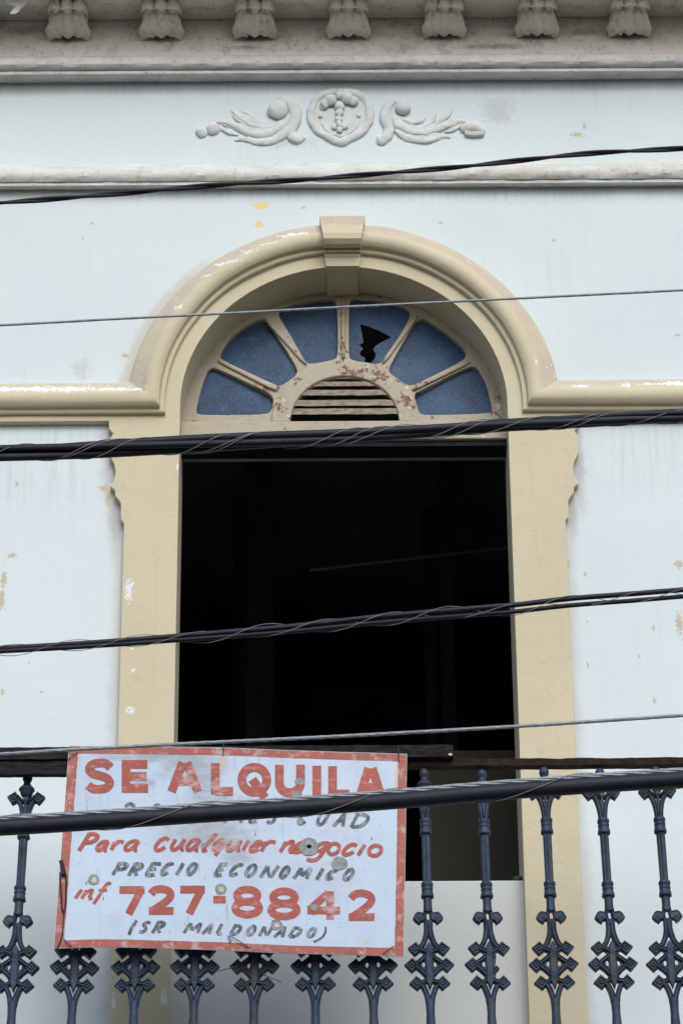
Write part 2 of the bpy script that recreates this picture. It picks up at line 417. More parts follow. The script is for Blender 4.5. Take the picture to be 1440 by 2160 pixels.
# flat surround: jambs, scalloped consoles, frieze band below the impost and the flat band of the arch
con = [(230, 888), (230, 904), (239, 914), (233, 924), (232, 962), (241, 978), (244, 996), (241, 1012), (233, 1026), (243, 1034), (243, 1045), (252, 1056), (255, 1062), (255, 1096), (262, 1104)]
LC = [XZ(px, py, YP) for px, py in con]
xj = -XO
zj = LC[-1][1]
left = [(-WX, LC[0][1])] + LC + [(xj, zj-.01), (xj, .15), (-RI, .15)]
inner = arc(RI, 64)
right = [(-x, z) for x, z in reversed(left)]
ztop = Z(840, -.05)
loop = left + inner + right
band_top = [(WX, ztop)]
# back along the top: impost band, then around the arch under the moulding
ro = .70
a_s = math.asin(max(-1, (ztop-ZS)/ro))
band_top += [(ro*math.cos(a_s), ztop)] + [(ro*math.cos(a_s+(math.pi-2*a_s)*i/64), ZS+ro*math.sin(a_s+(math.pi-2*a_s)*i/64)) for i in range(1, 64)] + [(-ro*math.cos(a_s), ztop), (-WX, ztop)]
obj('door_surround', plate([loop+band_top], YP, .034, .003), M['beige'], B)

# reveal of the arch and the jambs
bm = bmesh.new()
path = [(-RI-.001, .15)] + [(x*1.0016, ZS+(z-ZS)*1.0016) for x, z in arc(RI, 64)] + [(RI+.001, .15)]
strips(bm, [[(x, y, z) for x, z in path] for y in (YP+.006, .0, .05, .1, .16, .26)])
o = obj('door_reveal', bm, M['soffit_beige'], B, True)

# moulded archivolt that turns outwards into the impost string: one mitred sweep
prof = [(.000, -.028), (.000, -.046), (.004, -.050), (.016, -.050), (.019, -.054), (.020, -.070),         # fillet
        (.026, -.077), (.036, -.084), (.050, -.087), (.064, -.085), (.076, -.078), (.084, -.070),          # torus
        (.090, -.065), (.110, -.054), (.130, -.042), (.138, -.035), (.142, -.026), (.143, .0005)]           # slope to the wall
R0 = .672; zb = Z(868, -.046)
bm = bmesh.new(); rows = []
NA = 96
for t, y in prof:
    rr, zz = R0+t, zb+t
    s = max(-1, min(1, (zz-ZS)/rr)); a = math.asin(s); xc = rr*math.cos(a)
    row = [(-WX, y, zz), (-2.2, y, zz), (-1.2, y, zz)]
    row += [(-rr*math.cos(a+(math.pi-2*a)*i/NA), y, ZS+rr*math.sin(a+(math.pi-2*a)*i/NA)) for i in range(NA+1)]
    row += [(1.2, y, zz), (2.2, y, zz), (WX, y, zz)]
    if abs(y) > .004:
        row = [(x, yy+.0014*(math.sin(9*x+3*z)+.7*math.sin(21*x-13*z+len(rows)*.3)+.5*math.sin(47*x+31*z)), z+.0010*math.sin(17*x+1.3+11*z)) for x, yy, z in row]
    rows.append(row)
strips(bm, rows)
o = obj('arch_moulding', bm, M['beige_mould'], B, True)
o.data.set_sharp_from_angle(angle=R(32))

# keystone: tapered block that repeats the arch profile, carried back under the arch
kp = [(Z(453, -.115)-ZS, -.02)] 
kz = lambda py, Y: Z(py, Y)-ZS
kprof = [(kz(453, -.10), .002), (kz(453, -.10), -.092), (kz(473, -.10), -.098), (kz(478, -.1), -.112), (kz(494, -.12), -.130), (kz(505, -.12), -.128), (kz(515, -.11), -.112), (kz(520, -.1), -.092),
         (kz(524, -.075), -.078), (kz(531, -.075), -.076), (kz(533, -.065), -.066), (kz(541, -.06), -.062), (kz(543, -.06), -.058), (kz(561, -.055), -.055)]
def khw(z):   # half width, tapering downwards
    t = (z-kprof[-1][0])/(kprof[0][0]-kprof[-1][0]); return .063+.025*max(0, t)
bm = bmesh.new(); rows = []
for z, y in kprof: rows.append([(-khw(z), y, ZS+z), (-khw(z)*.5, y, ZS+z), (khw(z)*.5, y, ZS+z), (khw(z), y, ZS+z)])
zl = kprof[-1][0]
rows.append([(sx*.060, .0, ZS+zl-.004) for sx in (-1, -.5, .5, 1)]); rows.append([(sx*.060, .165, ZS+zl-.004) for sx in (-1, -.5, .5, 1)])
V = strips(bm, rows)
for side in (0, 3):      # side cheeks back to the wall / soffit
    prev = None
    for i, (z, y) in enumerate(kprof):
        b = bm.verts.new((V[i][side].co.x, .15, ZS+z))
        if prev: bm.faces.new((V[i-1][side], V[i][side], b, prev))
        prev = b
    c = bm.verts.new((V[-1][side].co.x, .165, ZS+zl+.06)); 
    bm.faces.new((V[len(kprof)-1][side], V[len(kprof)][side], V[len(kprof)+1][side], c, prev))
o = obj('keystone', bm, M['beige_mould'], B, True); o.data.set_sharp_from_angle(angle=R(25))

def run(name, prof, m, parent, jitter=.0016):
    """straight moulding along the facade; prof = [(z, y)] from top to bottom"""
    bm = bmesh.new(); n = 900
    rnd = random.Random(len(name))
    ph = [rnd.uniform(0, 6.28) for _ in range(8)]
    rows = []
    for j, (z, y) in enumerate(prof):
        row = []
        for i in range(n+1):
            x = -WX+2*WX*i/n
            d = jitter*(math.sin(3.1*x+ph[0])+.6*math.sin(7.7*x+ph[1])+.5*math.sin(17*x+ph[2]+j)+.4*math.sin(41*x+ph[3]+2*j)) + .0016*mnoise.noise(Vector((x*26, j*.5, ph[4]))) + .0012*mnoise.noise(Vector((x*70, j*.9, ph[5])))
            row.append((x, y+(d if abs(y) > .004 else 0), z+d*.6))
        rows.append(row)
    strips(bm, rows)
    o = obj(name, bm, m, parent, True); o.data.set_sharp_from_angle(angle=R(34)); return o

# lower string course (photograph y 345..398)
zz = lambda py, Y: Z(py, Y)
run('string_course', [(zz(343, 0), .002), (zz(346, -.02), -.016), (zz(350, -.03), -.034), (zz(354, -.05), -.050), (zz(360, -.06), -.060), (zz(368, -.06), -.060), (zz(374, -.055), -.055), (zz(379, -.05), -.048),
                      (zz(381.5, -.04), -.038), (zz(382, -.04), -.042), (zz(388, -.042), -.042), (zz(388.5, -.04), -.038), (zz(396, -.005), -.003), (zz(396, 0), .002)], M['band'], B)
# bed moulding under the dirty fascia (photograph y 113..170)
run('bed_moulding', [(zz(113, -.062), -.050), (zz(114, -.07), -.066), (zz(119, -.088), -.086), (zz(125, -.092), -.092), (zz(132, -.092), -.092), (zz(138, -.085), -.085), (zz(143, -.075), -.074), (zz(146, -.068), -.064),
                     (zz(147.5, -.07), -.070), (zz(153, -.07), -.070), (zz(153.5, -.066), -.066), (zz(169, -.01), -.004), (zz(169, 0), .002)], M['bed'], B)

# cornice: sooty fascia, soffit and corona
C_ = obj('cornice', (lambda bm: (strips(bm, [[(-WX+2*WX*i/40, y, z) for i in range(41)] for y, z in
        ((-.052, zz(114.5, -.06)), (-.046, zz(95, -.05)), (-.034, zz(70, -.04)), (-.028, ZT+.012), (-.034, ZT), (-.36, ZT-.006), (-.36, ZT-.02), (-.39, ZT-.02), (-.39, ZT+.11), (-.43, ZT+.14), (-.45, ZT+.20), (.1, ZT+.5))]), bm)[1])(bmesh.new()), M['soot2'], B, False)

bm = bmesh.new(); box(bm, -WX, WX, -.12, .26, ZT+.605, 12.6); bevel(bm, .02, 1)
obj('parapet', bm, M['wall'], B)
bm = bmesh.new(); box(bm, -WX, WX, .27, 9.0, 10.9, 11.2)
obj('roof', bm, M['slab'], B)
bm = bmesh.new(); box(bm, -WX, -WX+.25, .27, 9.0, .0, 10.89); box(bm, WX-.25, WX, .27, 9.0, .0, 10.89); box(bm, -WX+.26, WX-.26, 8.75, 9.0, .0, 10.89)
obj('rear_walls', bm, M['wall'], B)

# modillions
def make_bracket():
    """acanthus modillion: fluted skirt flaring at the foot, three rolls above it"""
    bm = bmesh.new()
    k0 = 1/520.0
    path = [(77, -.040, 28), (77.5, -.056, 36), (72, -.074, 41.5), (64, -.088, 45), (56, -.099, 47.5), (50, -.106, 46), (44, -.112, 43), (38, -.118, 41), (31, -.122, 40), (26, -.122, 39.5),
            (25, -.136, 39), (21, -.154, 40), (15, -.164, 40.5), (9, -.164, 40.5), (4, -.154, 40), (1, -.140, 39), (0, -.134, 37)]
    n = 60; rows = []
    for j, (py, y, hw) in enumerate(path):
        z = P(735, py, y).z-ZT
        if j >= 14: z = min(z, -.004+.001*(j-14)) if z > -.004 else z
        row = []
        foot = max(0.0, 1-j/4.0); roll = 1.0 if 9 <= j <= 14 else 0.0
        for i in range(n+1):
            u = -1+2*i/n
            flute = abs(math.cos(u*math.pi*2.5))**.7
            lobe = abs(math.cos(u*math.pi*1.5))**.6
            a = .0075*(1-foot*.2)*flute if not roll else .024*lobe
            dz = -foot*(.020*math.exp(-(u/.22)**2)+.011*math.exp(-((abs(u)-.62)/.2)**2)-.004)
            dz += (.010*(1-lobe) if j in (9, 10) else 0)
            e = math.sqrt(max(0.0, 1-abs(u)**8))
            row.append((u*hw*k0, y-a*e-.010*(1-u*u)+.03*(1-e), z+dz))
        b0 = (row[0][0], -.03, z+.03 if j < 9 else max(z, -.002)); b1 = (row[-1][0], -.03, b0[2])
        rows.append([b0]+row+[b1])
    strips(bm, rows)
    for v in bm.verts:
        if v.co.y < -.035: v.co += Vector((mnoise.noise(v.co*40), mnoise.noise(v.co*38+Vector((5, 5, 5))), mnoise.noise(v.co*36+Vector((2, 7, 1)))))*.005
    box(bm, -.062, .062, -.10, -.031, P(735, 60, -.06).z-ZT, .004)
    return bm
xs = [P(px, 50, -.11).x for px in (143, 340, 537, 735, 937, 1133, 1328)]
step = (xs[-1]-xs[0])/6
first = obj('bracket', make_bracket(), M['soot'], C_, True, origin=(0, 0, 0))
first.data.set_sharp_from_angle(angle=R(70))
C_inv = first.matrix_parent_inverse.copy()
for i, x in enumerate([xs[0]-step] + xs + [xs[-1]+step]):
    if i == 0: o = first
    else:
        o = first.copy(); col.objects.link(o)
        o.scale = (1, 1, 1)
    o.location = (x, 0, ZT); o.parent = C_; o.matrix_parent_inverse = C_inv

# loose flake of paint hanging from the soffit
bm = bmesh.new()
fp = [(4, 4), (22, 2), (40, -4), (57, -6), (55, 8), (49, 16), (46, 17), (38, 27), (30, 30), (21, 29), (26, 22), (34, 14), (20, 10)]
fc = [P(px, py, -.22-(py*.0008)) for px, py in fp]
f1 = [bm.verts.new(p) for p in fc]; f2 = [bm.verts.new(p+Vector((.001, -.003, 0))) for p in fc]
bm.faces.new(f1); bm.faces.new(f2)
for i in range(len(f1)): bm.faces.new((f1[i-1], f1[i], f2[i], f2[i-1]))
o = obj('paint_flake', bm, simple('curled_paint', (.62, .66, .70), .7, .3, .2, 30, .2), C_)
tag(o, 'pale curled flake of paint hanging from the soffit')

# ------------------------------------------------------------------ stucco ornament on the frieze
def PX(q, off, sc): return (off[0]+q[0]/sc, off[1]+q[1]/sc)
def relief(bm, pts, rads, off, closed=False, Y=-.002, flat=.58, k=7, sc=4.235, seg=12):
    pp = catmull([Vector((*PX(q, off, sc), 0)) for q in pts], k, closed)
    w3 = [P(p.x, p.y, Y) for p in pp]
    if closed: w3 = w3+[w3[0], w3[1]]
    rr = [v*1.32/sc/545 for v in lerp_list(rads, len(w3))]
    tube(bm, w3, rr, seg, flat)
def ball(bm, q, r, off, sc=4.235, Y=-.003, sq=(1, .62, 1)):
    px, py = PX(q, off, sc); c = P(px, py, Y); r = r*1.12/sc/545
    bmesh.ops.create_uvsphere(bm, u_segments=20, v_segments=14, radius=r, matrix=Matrix.Translation(c) @ Matrix.Diagonal((sq[0], sq[1], sq[2]*1.1, 1)))
def rough_up(bm, seed):
    for v in bm.verts:
        q = v.co*34+Vector((seed*7, 0, 0)); w_ = v.co*90
        v.co += Vector((mnoise.noise(q), mnoise.noise(q+Vector((9, 0, 0))), mnoise.noise(q+Vector((0, 9, 0)))))*.0042+Vector((0, mnoise.noise(w_), mnoise.noise(w_+Vector((4, 4, 4)))))*.0018
LO, RO_ = (400, 180), (700, 180)
orn = simple('stucco_ornament_paint', (.595, .665, .69), .9, .2, .2, 22, .7, alt=(.54, .57, .55))
bm = bmesh.new()
ball(bm, (790, 218), 84, LO, Y=-.012); ball(bm, (212, 388), 58, LO); ball(bm, (108, 420), 50, LO)
relief(bm, [(760, 150), (830, 130), (905, 165), (945, 250), (935, 330), (905, 400), (915, 455), (965, 480), (1015, 455)], [20, 34, 44, 46, 44, 40, 42, 42, 30], LO)
relief(bm, [(905, 140), (965, 175), (985, 260), (975, 360)], [8, 16, 16, 8], LO, flat=.5)
relief(bm, [(900, 290), (800, 385), (700, 435), (600, 445), (500, 415), (400, 365), (320, 335), (245, 325)], [34, 36, 34, 32, 28, 24, 18, 8], LO)
relief(bm, [(880, 380), (800, 465), (700, 505), (620, 510), (540, 490), (470, 480), (405, 492)], [34, 34, 30, 26, 22, 16, 8], LO)
relief(bm, [(880, 260), (790, 345), (690, 378), (600, 372), (510, 335), (440, 285), (380, 225)], [20, 22, 20, 20, 20, 16, 8], LO, flat=.6)
relief(bm, [(280, 388), (350, 420), (430, 446)], [16, 20, 8], LO)
relief(bm, [(380, 270), (430, 310), (500, 350), (560, 368)], [8, 15, 15, 6], LO, flat=.5)
relief(bm, [(300, 345), (420, 372), (540, 410), (660, 425), (780, 375), (880, 290), (915, 200)], [14, 34, 52, 60, 58, 48, 26], LO, flat=.20)
relief(bm, [(450, 488), (560, 480), (680, 480), (790, 440), (880, 380)], [10, 26, 34, 34, 22], LO, flat=.22)
relief(bm, [(400, 235), (470, 290), (560, 340), (680, 350), (780, 310)], [16, 40, 48, 42, 20], LO, flat=.14)
relief(bm, [(455, 240), (520, 250), (570, 300), (640, 325)], [10, 14, 14, 8], LO, flat=.35)
rough_up(bm, 1); o = obj('scroll_ornament', bm, orn, B, True); tag(o, 'complete leaf scroll with two fruits at its tip')
bm = bmesh.new()
ball(bm, (632, 195), 66, RO_, Y=-.012)
relief(bm, [(570, 130), (520, 160), (480, 230), (480, 310), (505, 380), (500, 440), (455, 490), (400, 490)], [14, 30, 40, 42, 38, 38, 40, 30], RO_)
relief(bm, [(545, 290), (600, 360), (700, 410), (800, 425), (900, 405), (1000, 370), (1090, 335), (1185, 318)], [30, 34, 32, 30, 28, 26, 22, 10], RO_)
relief(bm, [(575, 400), (640, 460), (730, 490), (850, 494), (930, 475), (1000, 455), (1060, 468)], [22, 26, 26, 24, 20, 16, 8], RO_)
relief(bm, [(600, 270), (650, 318), (720, 335), (790, 322), (835, 285)], [10, 18, 20, 18, 8], RO_, flat=.6)
relief(bm, [(780, 370), (870, 350), (910, 300), (925, 245)], [8, 16, 16, 6], RO_, flat=.5)
relief(bm, [(890, 380), (980, 320), (1030, 265), (1070, 210)], [8, 20, 20, 8], RO_, flat=.6)
relief(bm, [(520, 200), (560, 310), (660, 390), (800, 415), (930, 380), (1060, 340), (1160, 330)], [26, 48, 56, 54, 44, 34, 16], RO_, flat=.20)
relief(bm, [(580, 400), (680, 455), (800, 470), (930, 450), (1040, 450)], [20, 34, 36, 28, 10], RO_, flat=.22)
relief(bm, [(960, 330), (1000, 285), (1020, 240)], [6, 14, 5], RO_, flat=.5)
relief(bm, [(1000, 420), (1080, 395), (1160, 360)], [8, 20, 12], RO_, flat=.5)
relief(bm, [(1150, 400), (1190, 385), (1250, 388), (1310, 400), (1360, 420)], [30, 44, 46, 40, 22], RO_, flat=.9)
rough_up(bm, 2); o = obj('scroll_ornament', bm, orn, B, True); tag(o, 'leaf scroll with a broken stub at its tip')
bm = bmesh.new()
bx = [P(px, py, -.016) for px, py in ((978, 268), (1004, 266), (1022, 274), (1020, 284), (1000, 286), (980, 284))]
vs = [bm.verts.new(p) for p in bx]; ws = [bm.verts.new(Vector((p.x, .0, p.z))) for p in bx]
bm.faces.new(vs)
for i in range(len(vs)): bm.faces.new((vs[i-1], vs[i], ws[i], ws[i-1]))
bevel(bm, .004, 2)
obj('broken_stub', bm, M['band'], o, True)
bm = bmesh.new()
shp = [(1330, 60), (1230, 75), (1130, 130), (1085, 230), (1090, 320), (1140, 400), (1220, 450), (1290, 490), (1345, 515), (1400, 490), (1480, 450), (1560, 390), (1605, 300), (1600, 200), (1555, 120), (1470, 75)]
relief(bm, shp, [30]*6+[32]*10, LO, True, k=6, flat=.7)
ring = catmull([Vector((*PX(q, LO, 4.235), 0)) for q in shp], 4, True)
f = bm.faces.new([bm.verts.new(P(p.x, p.y, -.008)) for p in ring])
rough_up(bm, 3); o = obj('shield', bm, orn, B, True)
bm = bmesh.new()
ball(bm, (1255, 128), 50, LO, Y=-.02); ball(bm, (1405, 110), 54, LO, Y=-.02); ball(bm, (1460, 135), 40, LO, Y=-.018); ball(bm, (1205, 165), 38, LO, Y=-.018)
ball(bm, (1340, 95), 34, LO, Y=-.014)
for k, (y, rr) in enumerate(((185, 42), (245, 34), (300, 32), (352, 34), (395, 28))): ball(bm, (1336, y), rr, LO, Y=-.014)
ball(bm, (1290, 372), 22, LO, Y=-.012); ball(bm, (1384, 372), 22, LO, Y=-.012)
ball(bm, (1170, 275), 18, LO, Y=-.012); ball(bm, (1190, 200), 24, LO, Y=-.012); ball(bm, (1510, 265), 18, LO, Y=-.012)
relief(bm, [(1180, 330), (1220, 400), (1290, 440), (1345, 455), (1400, 440), (1470, 390), (1510, 320)], [5, 10, 10, 10, 10, 10, 5], LO, flat=.6, Y=-.010)
rough_up(bm, 4); obj('shield_emblem', bm, orn, o, True)

# ------------------------------------------------------------------ fanlight
F = empty('fanlight', (0, YR, ZS), None, None); F.parent = B
QF = lambda l: [XZ(350+x/1.946, 560+y/1.946, YR) for x, y in l]
def rounded(pts, k=3):
    """soften the corners of a traced outline"""
    for _ in range(k):
        out = []
        for i in range(len(pts)):
            a, b = pts[i], pts[(i+1) % len(pts)]
            out += [(.8*a[0]+.2*b[0], .8*a[1]+.2*b[1]), (.2*a[0]+.8*b[0], .2*a[1]+.8*b[1])]
        pts = out
    return pts
panes = [
 [(178, 422), (205, 420), (425, 524), (441, 548), (436, 585), (418, 611), (150, 613), (122, 604), (136, 540), (155, 470)],
 [(222, 362), (260, 300), (320, 250), (385, 220), (408, 220), (424, 240), (542, 425), (530, 455), (470, 494), (452, 490), (228, 386)],
 [(456, 196), (480, 170), (570, 146), (680, 133), (702, 150), (705, 370), (690, 386), (596, 403), (574, 397), (508, 280)],
 [(751, 150), (772, 133), (870, 143), (960, 163), (1000, 186), (1002, 212), (898, 385), (872, 404), (762, 388), (750, 370)],
 [(1040, 220), (1062, 217), (1130, 262), (1200, 318), (1232, 355), (1224, 387), (1012, 492), (985, 488), (918, 442), (914, 420), (1018, 236)],
 [(1018, 532), (1030, 520), (1242, 413), (1276, 418), (1312, 480), (1338, 585), (1330, 606), (1056, 614), (1036, 600)]]
PL = [rounded(QF(p), 2) for p in panes]
ZTR = Z(889, .10)
zbase = ZTR-.03
outer = [(-RI-.004, zbase)] + [(x, z) for x, z in arc(RI+.004, 64) if z > zbase+.002] + [(RI+.004, zbase)]
HC = XZ(727, 885, YR); HR = .279; HRi = .211
HC = (HC[0], Z(894, YR))
hubhole = [(HC[0]+HRi, zbase+.012), (HC[0]-HRi, zbase+.012)]
hubhole = hubhole[:1]+[(HC[0]+HRi*math.cos(math.pi*i/36), HC[1]+HRi*math.sin(math.pi*i/36)*.98) for i in range(37)]+hubhole[1:]
o = obj('fanlight_frame', plate([outer]+PL+[hubhole], YR, .045, .005), M['joinery'], F)
# raised rib along every muntin and around the hub
bm = bmesh.new()
for a, b in (((415, 225), (575, 405)), ((215, 390), (450, 510)), ((727, 130), (727, 385)), ((1030, 205), (890, 400)), ((1245, 395), (1010, 510))):
    pa, pb = (P(350+q[0]/1.946, 560+q[1]/1.946, YR-.004) for q in (a, b))
    tube(bm, [pa.lerp(pb, t/8) for t in range(9)], [.005]+[.0085]*7+[.005], 8, .7)
obj('muntin', bm, M['joinery'], F, True)
def ringplate(c, r0, r1, yf, th, bev):
    lp = [(c[0]+r1*math.cos(math.pi*i/48), c[1]+r1*math.sin(math.pi*i/48)*.985) for i in range(49)]
    lp += [(c[0]+r0*math.cos(math.pi*(48-i)/48), c[1]+r0*math.sin(math.pi*(48-i)/48)*.985) for i in range(49)]
    return plate([lp], yf, th, bev)
obj('hub_arch', ringplate(HC, HRi-.004, HR, YR-.018, .03, .006), M['joinery'], F)
glass = N('blue_obscured_glass', .5, .14)
n1 = glass.noise(5, 5, .6); n2 = glass.noise(170, 3, .6); n3 = glass.noise(16, 6, .7)
c = glass.mix(glass.ramp(n1, .3, .7), (.042, .100, .215), (.020, .046, .098))
c = glass.mix(glass.ramp(n2, .45, .72, 0, .75), c, (.085, .14, .21))
c = glass.mix(glass.ramp(glass.noise(60, 5, .7, off=(3, 3, 3)), .5, .7, 0, .5), c, (.018, .036, .07))
c = glass.mix(glass.ramp(n3, .54, .70, 0, .55), c, (.12, .17, .23))
glass.color(c); glass.bump(glass.math('ADD', n2, glass.math('MULTIPLY', n1, .6)), .35, .003)
glass.put(glass.b.inputs['Roughness'], glass.ramp(n3, .4, .7, .38, .6))
hole = QF([(797, 228), (832, 238), (880, 258), (925, 282), (888, 300), (858, 318), (850, 332), (861, 348), (857, 368), (838, 388), (825, 398), (812, 395), (817, 366), (795, 352), (799, 336), (809, 330), (794, 312), (810, 304)])
grow = lambda lp: [(sum(p[0] for p in lp)/len(lp)+(x-sum(p[0] for p in lp)/len(lp))*1.05, sum(p[1] for p in lp)/len(lp)+(z-sum(p[1] for p in lp)/len(lp))*1.05) for x, z in lp]
for i, lp in enumerate(PL):
    bm = plate([grow(lp)]+([hole] if i == 3 else []), YR+.022, .004)
    cx_ = sum(p[0] for p in lp)/len(lp); cz_ = sum(p[1] for p in lp)/len(lp); tx, tz = ((.02, -.03), (-.045, .03), (.03, .04), (-.02, -.035), (.05, .02), (-.04, -.02))[i]
    for v in bm.verts: v.co.y += (v.co.x-cx_)*tx*.6+(v.co.z-cz_)*tz*.6          # panes never sit quite flat in their putty
    o = obj('pane', bm, glass.m, F)
    if i == 3: tag(o, 'pane with a jagged hole broken through it')
# louvre in the hub
bm = bmesh.new()
for py, th in ((462, 10), (491, 13), (527, 16), (569, 17), (604, 17)):
    z = Z(560+py/1.946, YR+.0); dz = z-HC[1]
    if dz < -.05: continue
    hw = math.sqrt(max(.0004, (HRi+.006)**2-(max(dz, 0)/.98)**2))
    s = th*1.3/1.946/555/.86
    sl = [(-hw, 0), (hw, 0)]
    n = 14; rows = []
    rnd = random.Random(py)
    wob = [rnd.uniform(-.0012, .0012) for _ in range(n+1)]
    for yy, zo in ((-.008, -s*.5), (-.010, s*.5), (.052, s*.5+.040), (.052, -s*.5+.040)):
        rows.append([(HC[0]-hw+2*hw*i/n, YR+yy, z+zo+wob[i]*(1 if yy < 0 else 0)) for i in range(n+1)])
    strips(bm, rows+[rows[0]])
obj('louvre', bm, simple('dirty_louvre_paint', (.35, .325, .275), .85, .2, .4, 34, .6, stretch=(1, 3, 3), alt=(.19, .14, .115)), F)
# transom
bm = bmesh.new(); zt2 = Z(922, .09)
box(bm, -RI-.003, RI+.003, .095, .21, zt2+.008, ZTR); bevel(bm, .004, 2)
obj('transom', bm, M['joinery'], F)
bm = bmesh.new(); box(bm, -RI-.003, RI+.003, .085, .20, zt2-.012, zt2+.007); bevel(bm, .003, 1)
obj('transom_bead', bm, M['joinery'], F)
bm = bmesh.new(); box(bm, -RI-.003, RI+.003, .10, .19, zt2-.035, zt2-.0135); 
box(bm, -RI-.003, RI+.003, .20, .24, Z(952, .2)-.0, zt2+.0)
obj('door_head', bm, M['timber_dark'], F)
bm = bmesh.new(); zq = Z(958, .19); box(bm, -RI-.003, RI+.003, .19, .245, zq, zq+.014); bevel(bm, .002, 1)
obj('door_head_strip', bm, M['slab'], F)

# ------------------------------------------------------------------ the room behind
bm = bmesh.new(); x0, x1, y0, y1, z0, z1 = -3.2, 3.2, .262, 6.5, 4.9, 9.6
q = [(x0, y0), (x0, y1), (x1, y1), (x1, y0)]
V = [[bm.verts.new((x, y, z)) for x, y in q] for z in (z0, z1)]
for i in range(3): bm.faces.new((V[0][i], V[0][i+1], V[1][i+1], V[1][i]))
bm.faces.new(V[0]); bm.faces.new(V[1])
obj('room_shell', bm, M['room'], B)
for px, wpx, y in ((548, 56, 2.6), (508, 30, 3.2), (942, 30, 2.9), (905, 26, 3.3)):
    p = P(px, 1250, y); hw = wpx/2/555*1.2
    bm = bmesh.new(); box(bm, p.x-hw, p.x+hw, y, y+.12, 4.91, 9.59); bevel(bm, .006, 1)
    obj('room_post', bm, M['timber_room'], B)
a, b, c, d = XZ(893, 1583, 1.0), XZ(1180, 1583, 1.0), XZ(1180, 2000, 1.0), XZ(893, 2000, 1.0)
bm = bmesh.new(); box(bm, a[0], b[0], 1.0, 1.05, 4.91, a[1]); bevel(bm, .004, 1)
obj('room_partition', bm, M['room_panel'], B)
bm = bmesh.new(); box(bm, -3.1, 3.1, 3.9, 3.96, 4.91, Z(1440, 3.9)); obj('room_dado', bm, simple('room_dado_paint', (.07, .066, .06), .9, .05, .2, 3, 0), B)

bm = bmesh.new(); pa, pb = P(653, 1203, 1.6), P(1130, 1148, 1.9)
tube(bm, [pa.lerp(pb, t/6) for t in range(7)], .0065, 10)
o = obj('rod', bm, simple('pale_rod', (.42, .42, .40), .5, .4, .2, 20, 0), None, True, origin=tuple(pa))
tag(o, 'thin pale rod slanting across the dark room behind the open doorway', 'rod')
bm = bmesh.new(); p = P(1093, 1857, .07)
bmesh.ops.create_icosphere(bm, subdivisions=3, radius=.017, matrix=Matrix.Translation((p.x-.002, .07, ZB+.012)) @ Matrix.Diagonal((1.15, 1, .8, 1)))
rnd = random.Random(3)
for v in bm.verts: v.co += Vector((rnd.uniform(-1, 1), rnd.uniform(-1, 1), rnd.uniform(-1, 1)))*.0018
o = obj('stone', bm, simple('dark_stone', (.05, .06, .06), .8, .3, .5, 60, .4), None, True, origin=(p.x, .07, ZB))
tag(o, 'small dark stone lying on the low wall panel against the right doorjamb', 'stone')

# balcony slab (below the frame)
bm = bmesh.new(); box(bm, -2.6, 2.6, -.72, .0, FLOOR-.16, FLOOR-.0); bevel(bm, .012, 2)
obj('balcony_slab', bm, M['floor'], B)

# ------------------------------------------------------------------ iron railing
YB = -.55
RAIL = empty('balcony_railing', (0, YB, FLOOR), 'blue grey cast iron balcony railing with interlaced balusters and a broken timber handrail', 'railing')
kx = 1/ (FOC/((P(720, 2038, YB)-EYE).dot(fwd)))          # metres per photo pixel, across
ZK = Z(2038, YB); kzv = (ZK-Z(2138, YB))/100.0           # metres per photo pixel, up
ZTOP = (2038-1623)*kzv                                    # finial top above the knot
def ZL(py): return Z(py, YB)-ZK
def BL(dx, py):                                           # crop pixels (x5.143 about the axis) -> local x, z about the knot
    return (dx/5.143*kx, ZL(py/5.143+1860))
def band2(bm, pts, w, yf, yb, k=6, smooth=True):
    """flat iron strap with a raised centre, following local (x, z) points"""
    pp = catmull([Vector((x, 0, z)) for x, z in pts], k) if smooth else [Vector((x, 0, z)) for x, z in pts]
    ws = lerp_list(w, len(pp)) if isinstance(w, (list, tuple)) else [w]*len(pp)
    rows = []
    for i, p in enumerate(pp):
        t = (pp[min(i+1, len(pp)-1)]-pp[max(i-1, 0)]).normalized(); n = Vector((-t.z, 0, t.x)); h = ws[i]/2
        rows.append([p+n*h+Vector((0, yb, 0)), p+n*h+Vector((0, yf+.004, 0)), p+n*h*.55+Vector((0, yf, 0)), p+n*h*.25+Vector((0, yf+.0035, 0)), p-n*h*.25+Vector((0, yf+.0035, 0)), p-n*h*.55+Vector((0, yf, 0)), p-n*h+Vector((0, yf+.004, 0)), p-n*h+Vector((0, yb, 0))])
    V = strips(bm, rows, True)
    for r_ in (V[0], V[-1]): bm.faces.new(r_)
def diamond(bm, c, r, yf, yb, rot=0.0, leaf=False):
    """square tip standing on its corner, with a sunk square spiral"""
    def loop(s, y):
        out = []
        for a in (0, 90, 180, 270):
            a = R(a)+rot; rr = r*s
            out.append((c[0]+rr*math.cos(a), y, c[1]+rr*math.sin(a)*1.0))
        return out
    lv = ((1, yb), (1, yf+.005), (.86, yf), (.66, yf), (.60, yf+.006), (.44, yf+.006), (.38, yf), (.20, yf), (.14, yf+.005))
    V = strips(bm, [loop(s, y) for s, y in lv], True)
    bm.faces.new(V[0]); bm.faces.new(V[-1])
